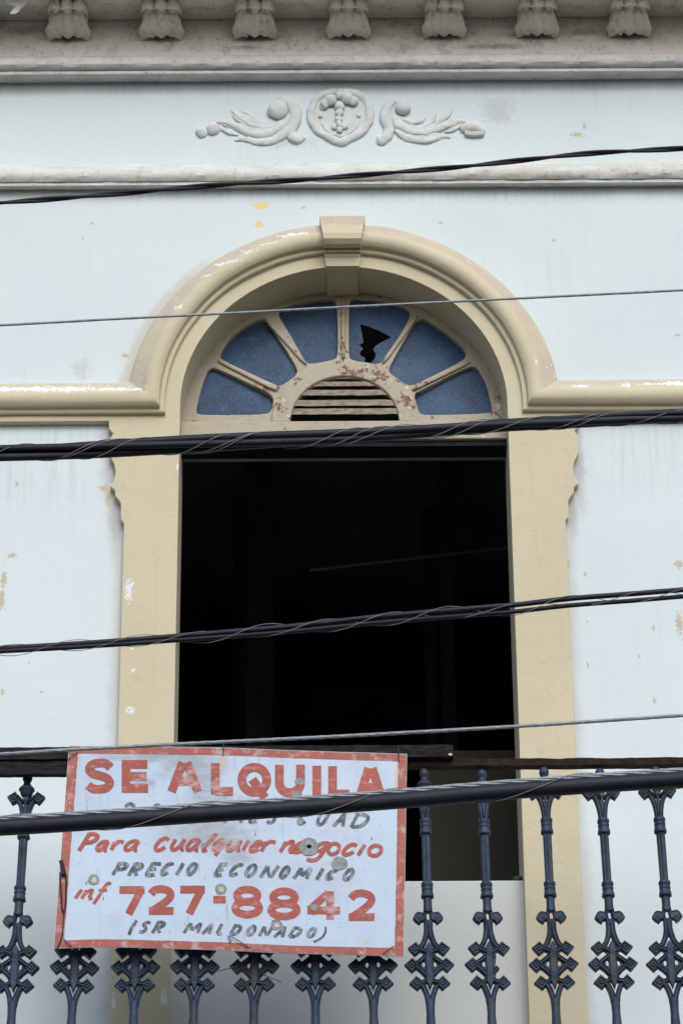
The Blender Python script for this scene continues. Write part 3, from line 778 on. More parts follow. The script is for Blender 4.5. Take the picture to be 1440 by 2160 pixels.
def make_baluster(broken=False):
    yf, yb = -.013, .013
    bm = bmesh.new()
    sw = 26/5.143*kx*2.0
    r = 79/5.143*kx
    for sx in (-1, 1):
        gone = broken and sx == 1
        # six square tips
        diamond(bm, BL(sx*148, 738), r*1.02, yf, yb, R(6)*sx)
        if not gone: diamond(bm, BL(sx*186, 914), r*1.06, yf, yb, R(4)*sx)
        diamond(bm, BL(sx*140, 1108), r*1.04, yf, yb, -R(4)*sx)
        # upper legs, neck
        band2(bm, [BL(sx*16, 480), BL(sx*20, 540), BL(sx*36, 620), BL(sx*72, 700), BL(sx*118, 735)], [sw*1.15, sw*1.15, sw*1.1, sw, sw], yf-.002*(sx > 0), yb)
        # interlaced straps
        e = .0012*sx
        if gone: band2(bm, [BL(118, 738), BL(40, 770), BL(-60, 842), BL(-150, 905)], sw*.92, yf-.003+e, yb-.003)
        else: band2(bm, [BL(sx*118, 738), BL(sx*40, 770), BL(-sx*60, 842), BL(-sx*150, 905)] if not (broken and sx == -1) else [BL(sx*118, 738), BL(sx*40, 770), BL(20, 820), BL(40, 850)], sw*.92, yf-.003+e, yb-.003)
        if gone: band2(bm, [BL(88, 945), BL(50, 985), BL(0, 1050), BL(-60, 1095), BL(-110, 1106)], sw*.92, yf-.002+e, yb-.002)
        else: band2(bm, [BL(sx*150, 925), BL(sx*88, 972), BL(sx*20, 1040), BL(-sx*50, 1092), BL(-sx*110, 1106)], sw*.92, yf-.002+e, yb-.002)
        # lower legs
        band2(bm, [BL(sx*120, 1108), BL(sx*78, 1135), BL(sx*46, 1200), BL(sx*26, 1270), BL(sx*20, 1330)], [sw, sw*1.05, sw*1.1, sw*1.15, sw*1.1], yf+.0008*sx, yb)
        # small rounded leaves below the lower collar
        lf = [BL(sx*14, 360), BL(sx*60, 348), BL(sx*110, 340), BL(sx*140, 360), BL(sx*166, 408), BL(sx*140, 440), BL(sx*96, 472), BL(sx*72, 440), BL(sx*30, 430)]
        ce = BL(sx*92, 402)
        ins = lambda s: [(ce[0]+(x-ce[0])*s, ce[1]+(z-ce[1])*s) for x, z in lf]
        V = strips(bm, [[(x, y, z) for x, z in ins(s)] for s, y in ((1, yb), (1, yf+.006), (.85, yf+.001), (.6, yf+.003), (.3, yf+.001))], True)
        bm.faces.new(V[0]); bm.faces.new(V[-1])
        band2(bm, [BL(sx*26, 300), BL(sx*34, 350), BL(sx*38, 400), BL(sx*26, 450), BL(sx*18, 500)], sw*.75, yf+.001+.0006*sx, yb)
    # central bar with pointed ends
    cb = [BL(0, 664), BL(34, 716), BL(40, 900), BL(40, 1090), BL(0, 1192), BL(-40, 1090), BL(-40, 900), BL(-34, 716)]
    for q in (plate([cb], yf-.0025, .024, .004),):
        me = bpy.data.meshes.new('t'); q.to_mesh(me); q.free(); bm.from_mesh(me); bpy.data.meshes.remove(me)
    # solid neck between the small leaves and the knot
    nk = [(-50, 430), (-50, 500), (-44, 560), (-52, 620), (-66, 668), (-40, 664), (0, 618), (40, 664), (66, 668), (52, 620), (44, 560), (50, 500), (50, 430), (24, 432), (0, 424), (-24, 432)]
    solids = [[BL(*q) for q in nk]]
    hd = [(-56, 470), (-62, 520), (-56, 600), (-50, 700), (-48, 800), (48, 800), (50, 700), (56, 600), (62, 520), (56, 470), (34, 500), (24, 520), (12, 500), (0, 520), (-12, 500), (-24, 520), (-34, 500)]
    solids.append([(dx/5.4*kx, ZL(y/5.4+1600)) for dx, y in hd])
    ft = [(-66, 1180), (-52, 1260), (-50, 1330), (50, 1330), (52, 1260), (66, 1180), (40, 1190), (0, 1248), (-40, 1190)]
    solids.append([BL(*q) for q in ft])
    back = [(-56, 730), (56, 730), (74, 820), (100, 900), (96, 935), (64, 1020), (56, 1110), (-56, 1110), (-64, 1020), (-96, 935), (-100, 900), (-74, 820)]
    if broken: back[3:5] = [(64, 900), (60, 935)]
    holes = [[BL(sx*62+17*math.cos(R(a)), 905+36*math.sin(R(a))) for a in range(0, 360, 30)] for sx in ((-1,) if broken else (-1, 1))]
    for lps in [[lp] for lp in solids]+[[[BL(*q) for q in back]]+holes]:
        q = plate(lps, yf+.004, .017, .0025); me = bpy.data.meshes.new('t'); q.to_mesh(me); q.free(); bm.from_mesh(me); bpy.data.meshes.remove(me)
    # head of the baluster: two curved legs that open into square tips (crop pixels x5.4 of the leftmost baluster)
    H = lambda dx, y: (dx/5.4*kx, ZL(y/5.4+1600))
    for sx in (-1, 1):
        band2(bm, [H(sx*20, 800), H(sx*28, 650), H(sx*40, 560), H(sx*66, 480), H(sx*100, 430)], [sw*.8, sw*.95, sw, sw*1.0, sw], yf+.0008*sx, yb)
        diamond(bm, H(sx*142, 418), r*.98, yf, yb, R(10)*sx)
        band2(bm, [H(sx*100, 400), H(sx*60, 440), H(sx*10, 470)], sw*.6, yf-.003+.0008*sx, yb)
    cb = [H(0, 560), H(-30, 420), H(-50, 340), H(50, 340), H(30, 420)]
    q = plate([cb], yf+.002, .022, .003); me = bpy.data.meshes.new('t'); q.to_mesh(me); q.free(); bm.from_mesh(me); bpy.data.meshes.remove(me)
    # fluted shaft between the collars, plain foot under the knot
    K = ZL
    hs = 9.6*kx
    lathe(bm, [(hs*1.05, K(1738)), (hs*1.02, K(1760)), (hs, K(1800)), (hs*.98, K(1865)), (hs, K(1880))], 48, 0, 0, 10, .16)
    lathe(bm, [(hs*.98, K(1890)), (hs*1.0, K(1915)), (hs*1.12, K(1926))], 32, 0, 0, 8, .08)
    lathe(bm, [(hs*.95, K(2111)), (hs*1.0, K(2125)), (hs*.92, K(2140)), (hs*1.06, K(2165)), (hs*1.1, K(2240)), (hs*1.3, K(2300)), (hs*1.5, FLOOR-ZK+.03)], 20)
    return bm
def collar_bm(pc):
    bm = bmesh.new(); K = lambda y: ZL(y+pc); r = 12.6*kx
    prof = [(.86, -16.5), (1.0, -15), (1.08, -12), (1.06, -9), (.94, -6.5), (.90, -5), (1.0, -3.5), (1.04, -1.5), (1.0, .5), (.90, 2), (.96, 4), (1.06, 8), (1.12, 12), (1.16, 14.5), (1.02, 16.5), (.8, 17)]
    lathe(bm, [(r*a, K(y)) for a, y in prof], 40, 0, 0, 8, .10)
    return bm
def finial_bm():
    bm = bmesh.new(); r = 10.7*kx; K = lambda y: ZL(y/5.4+1600)
    prof = [(.05, 124), (.40, 130), (.75, 146), (.95, 168), (1.0, 190), (.92, 212), (.74, 228), (.66, 238), (.70, 248), (.82, 262), (1.05, 282), (1.45, 300), (1.62, 316), (1.60, 328), (1.35, 340), (1.30, 356), (1.1, 385), (.7, 410)]
    lathe(bm, [(r*a, K(y)) for a, y in prof], 28)
    return bm
def place_baluster(src, px, top=None):
    x = P(px, 2038, YB).x
    root = src if top is None else top
    root.location = (x, YB, ZK); root.rotation_euler = (0, R(1.35)*(x/1.09)*1.0 * -1, 0)
mb = make_baluster(); b0 = obj('baluster', mb, M['iron'], None, False); b0.data.set_sharp_from_angle(angle=R(40))
for p_ in b0.data.polygons: p_.use_smooth = True
b0.parent = RAIL; b0.matrix_parent_inverse = Matrix.Translation(RAIL.location).inverted()
subs = []
for nm, q in (('finial', finial_bm()), ('collar', collar_bm(1747)), ('collar', collar_bm(1880))):
    s_ = obj(nm, q, M['iron'], None, True); s_.parent = b0; subs.append(s_)
BX = [-94, 32, 158, 286, 411, 537, 665, 786, 905, 1032, 1167, 1292, 1414, 1540]
mbroken = None
for i, px in enumerate(BX):
    if i == 0: o = b0
    else:
        o = b0.copy(); col.objects.link(o)
        for s_ in subs:
            c_ = s_.copy(); col.objects.link(c_); c_.parent = o
    if px == 1032:
        q = make_baluster(True); me = bpy.data.meshes.new('baluster'); bmesh.ops.recalc_face_normals(q, faces=q.faces); q.to_mesh(me); q.free(); me.materials.append(M['iron'])
        for p_ in me.polygons: p_.use_smooth = True
        me.set_sharp_from_angle(angle=R(40)); o.data = me
        tag(o, 'baluster whose middle square tip has snapped off on one side')
    x = P(px, 2038, YB).x
    rb = random.Random(px); o.location = (x, YB, ZK); o.rotation_euler = (R(rb.uniform(-1.2, 1.2)), -R(1.35)*x/1.09+R(rb.uniform(-.25, .25)), R(rb.uniform(-5, 5)))

# rusty flat iron under the handrail, timber handrail broken off at the right
def rough_bar(x0, x1, y0, y1, z0, z1, n, amp, seed):
    bm = bmesh.new(); rnd = random.Random(seed); rows = []
    lo = hi = 0
    for i in range(n+1):
        x = x0+(x1-x0)*i/n
        lo = lo*.7+rnd.uniform(-1, 1)*amp; hi = hi*.7+rnd.uniform(-1, 1)*amp
        rows.append([(x, y0, z0+lo), (x, y0, z1+hi), (x, y1, z1+hi*.4), (x, y1, z0+lo*.5)])
    V = strips(bm, rows, True); bm.faces.new(V[0]); bm.faces.new(V[-1]); return bm
zr0, zr1 = Z(1623, YB), Z(1606, YB)
obj('iron_rail', rough_bar(-1.95, 1.95, YB-.018, YB+.018, zr0+.003, zr1-.002, 260, .0012, 4), M['rust'], RAIL)
def timber(px0, px1, pyt, pyb, y0, y1, seed, taper=0):
    x0, x1 = P(px0, pyt, y0).x, P(px1, pyt, y0).x; zt, zb_ = Z(pyt, y0), Z(pyb, y0)
    return rough_bar(x0, x1, y0, y1, zb_, zt, 150, .0009, seed)
HR_ = obj('handrail', timber(-330, 955, 1572, 1597, YB-.045, YB+.05, 9), M['timber_dark'], RAIL)
obj('handrail_moulding', timber(-330, 840, 1599, 1612, YB-.036, YB+.042, 12), M['timber_dark'], HR_)
obj('handrail_base', timber(-330, 168, 1613, 1629, YB-.046, YB-.02, 15), M['timber_dark'], HR_)
bm = bmesh.new(); p = P(949, 1591, YB-.05); bmesh.ops.create_icosphere(bm, subdivisions=2, radius=.006, matrix=Matrix.Translation((p.x, YB-.047, p.z)) @ Matrix.Diagonal((1.3, .5, .9, 1)))
obj('nail_head', bm, simple('bright_nail', (.55, .52, .52), .5, .5, .2, 60, 0), HR_, True)

# ------------------------------------------------------------------ the sign
YS = YB-.065
top_e = [(146, 1573), (205, 1573.5), (267, 1574.5), (330, 1575), (467, 1576.5), (600, 1582), (711, 1586), (790, 1588), (858, 1590.5)]
bot_e = [(114, 2001), (200, 1998), (270, 1998.5), (322, 2000), (455, 2004), (522, 2007), (600, 2011), (728, 2014), (851, 2017.5)]
def on(lst, t):
    t = max(0, min(1, t))*(len(lst)-1); k = min(int(t), len(lst)-2); a, b = lst[k], lst[k+1]; q = t-k
    return (a[0]+(b[0]-a[0])*q, a[1]+(b[1]-a[1])*q)
def even(lst):        # resample by x so that t is proportional to x
    out = []
    for i in range(33):
        x = lst[0][0]+(lst[-1][0]-lst[0][0])*i/32
        for a, b in zip(lst, lst[1:]):
            if a[0]-1e-6 <= x <= b[0]+1e-6: out.append((x, a[1]+(b[1]-a[1])*(x-a[0])/(b[0]-a[0]))); break
    return out
top_e, bot_e = even(top_e), even(bot_e)
def bend(px, py):
    u, v = (px-130)/720, (py-1580)/430
    return .006*math.sin(u*6.0+.6)+.004*math.sin(v*5+u*2.2)+.010*(v-.5)*(u-.5)-.006*v
def S(px, py, off=0.0):
    return P(px, py, YS+bend(px, py)-off)
def SUV(u, v, off=0.0):
    a, b = on(top_e, u), on(bot_e, u); return S(a[0]+(b[0]-a[0])*v, a[1]+(b[1]-a[1])*v, off)

def sign_white():
    g = N('white_sign_enamel', .42, .4)
    n1 = g.noise(6, 6, .65); n2 = g.noise(60, 4, .6)
    c = g.mix(g.ramp(n1, .4, .75, 0, .5), (.415, .535, .70), (.35, .455, .59))
    # scuffed grey where an older panel shows through
    sm = spot_mask(g, [(405, 1615, 48, 22), (330, 1592, 80, 8), (430, 1660, 24, 34), (300, 1648, 20, 10), (455, 1690, 40, 14), (410, 1635, 30, 16), (480, 1775, 40, 16), (500, 1810, 22, 12), (440, 1760, 70, 26)], YS, .8, .9, 26)
    sc = g.noise(1.0, 6, .7, stretch=(9, 8, 70))
    c = g.mix(g.math('MULTIPLY', sm, g.ramp(g.math('ADD', sc, g.math('MULTIPLY', g.noise(12, 5, .7), .5)), .50, .85, .35, 1.0)), c, (.25, .30, .36))
    # thin vertical drips and flecks
    dr = g.noise(1.0, 4, .6, stretch=(75, 10, 5))
    c = g.mix(g.math('MULTIPLY', g.ramp(dr, .60, .72, 0, .85), g.ramp(n1, .38, .56)), c, (.30, .33, .37))
    c = g.mix(g.ramp(n2, .66, .71, 0, .75), c, (.24, .27, .30))
    di = g.noise(3.5, 6, .7, off=(5, 5, 1)); c = g.mix(g.ramp(di, .46, .72, 0, .55), c, (.30, .36, .43))
    wi = g.noise(1.0, 5, .7, stretch=(8, 8, 60), off=(1, 2, 3)); c = g.mix(g.ramp(wi, .58, .72, 0, .35), c, (.30, .35, .41))
    # rust weeping from the fixing holes
    ru = spot_mask(g, [(842, 1625, 5, 28), (836, 1650, 3, 30), (470, 1604, 5, 16), (166, 1596, 4, 8), (828, 1998, 8, 4), (772, 1989, 6, 3)], YS, .8, .5, 30)
    c = g.mix(g.math('MULTIPLY', ru, .7), c, (.52, .36, .20))
    g.color(c); g.bump(n1, .1, .004); return g.m
def paint(name, ca, cb, bare, lo, hi, stretch):
    g = N(name, .5, .35)
    n1 = g.noise(1.0, 6, .7, stretch=stretch); n2 = g.noise(14, 6, .65); n3 = g.noise(120, 3, .6)
    c = g.mix(g.ramp(n2, .35, .7), ca, cb)
    sm = spot_mask(g, [(400, 1648, 22, 24), (302, 1642, 14, 10), (470, 1780, 40, 20), (700, 1920, 18, 26), (455, 1660, 24, 16), (505, 1780, 20, 18)], YS, .8, .9, 26)
    k = g.math('ADD', g.math('ADD', n1, g.math('MULTIPLY', n3, .18)), g.math('MULTIPLY', sm, .16))
    c = g.mix(g.ramp(k, lo, hi, 0, .85), c, bare)
    c = g.mix(g.ramp(g.noise(1.0, 5, .7, stretch=(60, 10, 12), off=(3, 0, 5)), .58, .72, 0, .45), c, tuple(v*.55 for v in ca))
    g.color(c); return g.m
M['sign_white'] = sign_white()
M['sign_red'] = paint('brushed_red_paint', (.34, .060, .043), (.26, .054, .040), (.46, .33, .36), .60, .86, (30, 10, 60))
M['sign_border'] = paint('worn_red_border_paint', (.335, .080, .058), (.25, .066, .052), (.48, .42, .44), .58, .80, (24, 10, 24))
M['sign_black'] = paint('brushed_black_paint', (.022, .036, .052), (.06, .085, .11), (.36, .42, .50), .50, .80, (70, 10, 26))

SIGN = empty('rental_sign', tuple(S(480, 2010)), 'weathered white metal sign reading SE ALQUILA with red border, tied to the balcony railing', 'sign')
NU, NV = 48, 30
bm = bmesh.new()
G = [[SUV(i/NU, j/NV) for i in range(NU+1)] for j in range(NV+1)]
Gb = [[p+Vector((0, .003, 0)) for p in row] for row in G]
A = strips(bm, G); Bk = strips(bm, Gb)
ed = lambda W: W[0]+[r_[-1] for r_ in W[1:]]+W[-1][-2::-1]+[r_[0] for r_ in W[-2:0:-1]]
ea, eb = ed(A), ed(Bk)
for i in range(len(ea)): bm.faces.new((ea[i-1], ea[i], eb[i], eb[i-1]))
obj('panel', bm, M['sign_white'], SIGN, True).data.set_sharp_from_angle(angle=R(50))
# red border strips: width about 15-17 px
bw = 16/715; bh = 17/430
bm = bmesh.new()
def strip_uv(u0, v0, u1, v1, n, horiz, off):
    rnd = random.Random(int(u0*100+v1*37)); rows = []
    for i in range(n+1):
        t = i/n; j = rnd.uniform(-1, 1)*.0009
        if horiz: rows.append([SUV(u0+(u1-u0)*t, v0+(j if v0 > .5 else 0), off), SUV(u0+(u1-u0)*t, v1+(j if v0 < .5 else 0), off)])
        else: rows.append([SUV(u0+(j if u0 > .5 else 0), v0+(v1-v0)*t, off), SUV(u1+(j if u0 < .5 else 0), v0+(v1-v0)*t, off)])
    strips(bm, rows)
O1 = .0008
strip_uv(.001, .002, .999, bh*.95, 60, True, O1)
strip_uv(.001, 1-bh*1.0, .999, .998, 60, True, O1)
strip_uv(.001, bh*.95+.001, bw*1.25, 1-bh-.001, 40, False, O1)
strip_uv(1-bw*1.15, bh*.95+.001, .999, 1-bh-.001, 40, False, O1)
obj('border', bm, M['sign_border'], SIGN)

# --- hand lettering: strokes in a unit box (u right, v up), brush width in photo pixels
def E_(cx, cy, rx, ry, a0, a1, n=14): return [(cx+rx*math.cos(R(a0+(a1-a0)*i/n)), cy+ry*math.sin(R(a0+(a1-a0)*i/n))) for i in range(n+1)]
def CR(p): return [(q.x, q.y) for q in catmull([Vector((a, b, 0)) for a, b in p], 5)]
GL = {
 'S': [CR([(1, .82), (.80, .97), (.5, 1), (.18, .93), (.06, .76), (.20, .60), (.5, .52), (.82, .42), (.96, .24), (.82, .06), (.5, 0), (.2, .03), (0, .16)])],
 'E': [[(0, 0), (0, 1)], [(-.24, 1), (1.2, 1)], [(-.2, .5), (1.15, .5)], [(-.24, 0), (1.24, 0)]],
 'A': [[(0, -.12), (.42, 1.1)], [(1, -.12), (.58, 1.1)], [(.2, .32), (.8, .32)]],
 'L': [[(0, -.12), (0, 1.12)], [(0, 0), (1.12, 0)]],
 'Q': [E_(.5, .5, .5, .5, 90, 450, 32), [(.42, .52), (.92, -.22)]],
 'U': [[(0, 1.14), (0, .45)]+E_(.5, .38, .5, .38, 180, 360)+[(1, .45), (1, 1.14)]],
 'I': [[(.5, -.12), (.5, 1.12)]],
 '7': [[(-.1, 1), (1.05, 1)], [(.9, 1.02), (.32, -.13)]],
 '2': [CR([(.02, .78), (.2, .95), (.55, 1.0), (.9, .88), (.95, .66), (.72, .42), (.4, .2), (.1, .02)]), [(-.08, 0), (1.1, 0)]],
 '8': [E_(.5, .755, .43, .245, 90, 450, 28), E_(.5, .26, .5, .26, 90, 450, 28)],
 '4': [[(.76, -.13), (.76, 1.13)], [(.70, 1.05), (.0, .30)], [(-.06, .27), (1.12, .27)]],
 '-': [[(-.68, .5), (1.68, .5)]],
 '0': [E_(.5, .5, .5, .5, 60, 420, 26)],
 # brush capitals
 'p': [[(0, -.05), (.12, 1)], CR([(-.02, .95), (.4, 1.02), (.85, .95), (.98, .75), (.75, .52), (.35, .46), (.1, .48)])],
 'r': [[(0, -.05), (.12, 1)], CR([(-.02, .95), (.4, 1.02), (.85, .95), (.95, .76), (.70, .56), (.3, .50)]), CR([(.35, .5), (.6, .22), (.9, -.04)])],
 'e': [CR([(1.0, .98), (.5, 1), (.12, .97), (.08, .7), (.02, .3), (.06, .05), (.45, 0), (.9, .08)]), CR([(.06, .55), (.4, .53), (.75, .58)])],
 'c': [CR([(1.0, .88), (.75, 1.0), (.38, .92), (.08, .58), (.0, .25), (.18, .02), (.5, .02), (.85, .18)])],
 'i': [[(.4, -.04), (.6, 1.04)]],
 'o': [E_(.5, .5, .48, .5, 110, 470, 24)],
 'n': [[(0, -.05), (.1, 1)], CR([(.1, 1), (.4, .5), (.8, .0)]), [(.82, -.02), (1, 1.05)]],
 'm': [[(0, -.05), (.16, 1)], CR([(.16, 1), (.36, .5), (.46, .25)]), CR([(.46, .25), (.7, .65), (.9, 1)]), [(.9, 1), (.96, -.05)]],
 's': [CR([(1, .86), (.75, 1), (.35, .95), (.2, .74), (.5, .55), (.8, .36), (.72, .1), (.35, 0), (0, .12)])],
 'a': [CR([(0, -.05), (.4, .5), (.66, 1)]), CR([(.66, 1), (.8, .5), (.9, -.05)]), [(.28, .38), (.86, .38)]],
 'l': [[(.1, 1.03), (.04, .05)], CR([(.04, .03), (.5, .0), (1, .1)])],
 'd': [[(.02, -.02), (.14, 1)], CR([(.0, .98), (.5, 1.0), (.95, .78), (.95, .4), (.6, .06), (.02, .02)])],
 'u': [CR([(.05, 1), (.0, .5), (.06, .1), (.35, 0), (.7, .2), (.95, 1)])],
 '(': [CR([(1.1, 1), (.35, .78), (-.25, .4), (.05, .0)])], ')': [CR([(.9, 1), (1.25, .62), (.95, .25), (.0, .0)])],
 '.': [[(0, .5), (1, .5)]],
 # brush script, lower case
 'sP': [CR([(.0, -.02), (.22, .5), (.42, 1)]), CR([(.30, .94), (.62, 1.02), (.95, .9), (.9, .66), (.6, .5), (.3, .48)])],
 'sa': [CR([(.92, .92), (.6, 1), (.25, .8), (.04, .35), (.16, .04), (.45, .12), (.75, .55), (.94, .98)]), CR([(.94, .98), (.80, .5), (.80, .05), (.98, .0)])],
 'sr': [CR([(.16, 1), (.1, .5), (.0, .0)]), CR([(.06, .45), (.4, .9), (.7, 1), (1, .86)])],
 'sc': [CR([(1.0, .84), (.72, 1), (.32, .82), (.03, .35), (.14, .03), (.5, .06), (.85, .28)])],
 'su': [CR([(.2, 1), (.06, .45), (.08, .05), (.35, .05), (.7, .5), (.9, 1)]), CR([(.9, 1), (.80, .45), (.84, .06), (1.0, .06)])],
 'sl': [CR([(.95, 1), (.5, .55), (.08, .12), (.12, -.02), (.4, .05)])],
 'sq': [CR([(.92, .95), (.55, 1), (.15, .8), (.02, .5), (.2, .36), (.55, .5), (.95, .98)]), CR([(.95, .98), (.65, .45), (.35, -.02)])],
 'si': [CR([(.8, 1), (.4, .5), (.1, .0)])],
 'se': [CR([(.1, .4), (.6, .55), (.95, .8), (.8, 1), (.45, .9), (.08, .42), (.1, .06), (.45, .02), (.85, .22)])],
 'sn': [CR([(.25, .98), (.14, .5), (.0, .0)]), CR([(.1, .45), (.5, .92), (.78, .98), (.74, .55), (.66, .05)]), CR([(.66, .05), (.8, .0), (.98, .1)])],
 'sg': [CR([(1.0, .98), (.75, 1.0), (.48, .86), (.42, .62), (.62, .55), (.85, .75), (1.0, .98)]), CR([(1.0, .98), (.8, .5), (.6, .1), (.3, -.0), (.05, .1)])],
 'so': [E_(.5, .5, .48, .5, 100, 460, 24)],
 'sf': [CR([(1.0, .92), (.85, 1), (.66, .86), (.4, .4), (.15, .0)]), CR([(.3, .62), (.55, .66), (.85, .66)])],
}
cnt = [0]
def stroke(bm, pts, w, off):
    """pts in photo pixels; a flat ribbon lying on the sign"""
    fine = []
    for a, b in zip(pts, pts[1:]):
        n = max(1, int(math.hypot(b[0]-a[0], b[1]-a[1])/5))
        fine += [(a[0]+(b[0]-a[0])*k/n, a[1]+(b[1]-a[1])*k/n) for k in range(n)]
    fine.append(pts[-1]); n = len(fine); rows = []
    closed = math.hypot(fine[0][0]-fine[-1][0], fine[0][1]-fine[-1][1]) < .01
    for i, p in enumerate(fine):
        a, b = fine[max(i-1, 0)], fine[min(i+1, n-1)]
        if closed and i in (0, n-1): a, b = fine[n-2], fine[1]
        dx, dy = b[0]-a[0], b[1]-a[1]; l = math.hypot(dx, dy) or 1
        nx, ny = -dy/l*w/2, dx/l*w/2
        rows.append([S(p[0]+nx, p[1]+ny, off), S(p[0]-nx, p[1]-ny, off)])
    strips(bm, rows)
def glyph(bm, ch, x0, x1, y0, y1, w, sl=0.0):
    """one letter in the pixel box x0..x1, y0 (top)..y1 (bottom); sl = slant (x shift per unit of height)"""
    h = y1-y0-w; sh = sl*(y1-y0)
    W = x1-x0-w-sh
    for st in GL[ch]:
        cnt[0] += 1
        stroke(bm, [(x0+w/2+u*W+sh*v, y1-w/2-v*h) for u, v in st], w, .0009+.00006*(cnt[0] % 14))
def row(name, m, items, w, sl=0.0):
    bm = bmesh.new()
    for it in items:
        ch, x0, x1, y0, y1 = it[:5]; glyph(bm, ch, x0, x1, y0, y1, it[5] if len(it) > 5 else w, it[6] if len(it) > 6 else sl)
    return obj(name, bm, m, SIGN)
tag(row('lettering', M['sign_red'], [('S', 177, 243, 1600, 1674), ('E', 257, 313, 1603, 1672), ('A', 353, 427, 1604, 1673), ('L', 445, 497, 1607, 1678), ('Q', 501, 572, 1609, 1680), ('U', 580, 643, 1611, 1681),
     ('I', 658, 678, 1612, 1682), ('L', 692, 742, 1613, 1684), ('A', 748, 814, 1616, 1687)], 18.5), 'large red words SE ALQUILA')
tag(row('lettering', M['sign_black'], [('2', 252, 289, 1692, 1730), ('0', 311, 344, 1694, 1732), ('0', 358, 390, 1695, 1733), ('0', 404, 436, 1697, 1735), ('p', 470, 502, 1700, 1737), ('i', 502, 524, 1701, 1737), ('e', 522, 556, 1702, 1738), ('s', 558, 594, 1703, 1739),
     ('c', 624, 658, 1706, 1741), ('u', 664, 700, 1709, 1743), ('a', 700, 738, 1711, 1745), ('d', 736, 783, 1714, 1748)], 7.5, .28), 'black words mostly hidden behind the cable')
row3 = [('sP', 163, 213, 1755, 1798, 9), ('sa', 199, 235, 1771, 1798), ('sr', 231, 266, 1771, 1797), ('sa', 258, 299, 1770, 1798), ('sc', 322, 361, 1764, 1798), ('su', 356, 397, 1766, 1797), ('sa', 388, 428, 1767, 1798), ('sl', 423, 462, 1754, 1798),
     ('sq', 442, 480, 1768, 1808), ('su', 473, 516, 1768, 1798), ('si', 507, 532, 1769, 1798), ('se', 522, 557, 1771, 1800), ('sr', 547, 586, 1771, 1800), ('sn', 587, 629, 1771, 1801), ('se', 612, 650, 1773, 1802), ('sg', 640, 698, 1774, 1819),
     ('so', 685, 722, 1775, 1806), ('sc', 718, 757, 1777, 1807), ('si', 750, 776, 1778, 1808), ('so', 771, 811, 1779, 1809), ('.', 534, 543, 1755, 1764, 7, 0), ('.', 779, 788, 1764, 1773, 6.5, 0)]
tag(row('lettering', M['sign_red'], row3, 8.2, .17), 'red script words Para cualquier negocio')
tag(row('lettering', M['sign_black'], [('p', 235, 275, 1818, 1848), ('r', 268, 307, 1819, 1850), ('e', 304, 344, 1818, 1850), ('c', 335, 370, 1818, 1848), ('i', 366, 394, 1818, 1848), ('o', 388, 422, 1818, 1848), ('e', 449, 484, 1819, 1850), ('c', 480, 517, 1820, 1850),
     ('o', 511, 548, 1821, 1852), ('n', 546, 591, 1823, 1854), ('o', 584, 617, 1825, 1855), ('m', 616, 663, 1827, 1856), ('i', 661, 688, 1829, 1858), ('c', 684, 716, 1832, 1857), ('o', 718, 752, 1830, 1859)], 7.8, .38), 'black italic words PRECIO ECONOMICO')
tag(row('lettering', M['sign_red'], [('si', 155, 179, 1873, 1898), ('sn', 169, 204, 1874, 1899), ('sf', 190, 238, 1859, 1910), ('.', 178, 187, 1859, 1867, 6.5, 0), ('.', 214, 223, 1891, 1899, 6.5, 0)], 7, .2), 'red script abbreviation inf.')
tag(row('lettering', M['sign_red'], [('7', 249, 311, 1869, 1930), ('2', 310, 370, 1867, 1929), ('7', 377, 438, 1868, 1929), ('-', 450, 476, 1889, 1905, 15), ('8', 488, 555, 1868, 1937), ('8', 564, 634, 1872, 1941), ('4', 644, 718, 1878, 1941, 16), ('2', 731, 793, 1876, 1942)], 16), 'large red phone number 727-8842')
tag(row('lettering', M['sign_black'], [('(', 269, 292, 1938, 1975), ('s', 290, 321, 1942, 1969), ('r', 319, 353, 1942, 1970), ('.', 355, 362, 1962, 1969, 5, 0), ('m', 385, 431, 1944, 1970), ('a', 424, 456, 1945, 1972), ('l', 454, 480, 1946, 1973), ('d', 482, 514, 1949, 1974), ('o', 515, 545, 1950, 1975),
     ('n', 544, 579, 1951, 1976), ('a', 575, 611, 1951, 1979), ('d', 606, 641, 1954, 1979), ('o', 643, 672, 1955, 1979), (')', 659, 690, 1952, 1989, 4.5)], 6.8, .36), 'black italic name in brackets (SR. MALDONADO)')

# bare grey spots where stones have knocked the enamel off
chip = simple('bare_dented_metal', (.27, .31, .33), .6, .4, .5, 90, .8, alt=(.16, .18, .18))
hole_m = simple('punched_hole', (.01, .01, .012), .9, .1, .1, 5, 0)
pale = simple('pale_putty', (.55, .54, .49), .8, .2, .2, 60, .3)
def disc(name, px, py, rx, ry, m, off, seed, parent):
    rnd = random.Random(seed); bm = bmesh.new(); n = 30
    ph = [rnd.uniform(0, 6.28) for _ in range(4)]
    ring = []
    for k in range(n):
        a = 2*math.pi*k/n; q = 1+.035*math.sin(3*a+ph[0])+.03*math.sin(5*a+ph[1])+.03*math.sin(9*a+ph[2])
        ring.append((px+rx*q*math.cos(a), py+ry*q*math.sin(a)))
    c = [S(x, y, off) for x, y in ring]; ci = [S(px+(x-px)*.62, py+(y-py)*.62, off-.0006) for x, y in ring]
    V = strips(bm, [c, ci], True); bm.faces.new(V[1])
    return obj(name, bm, m, parent)
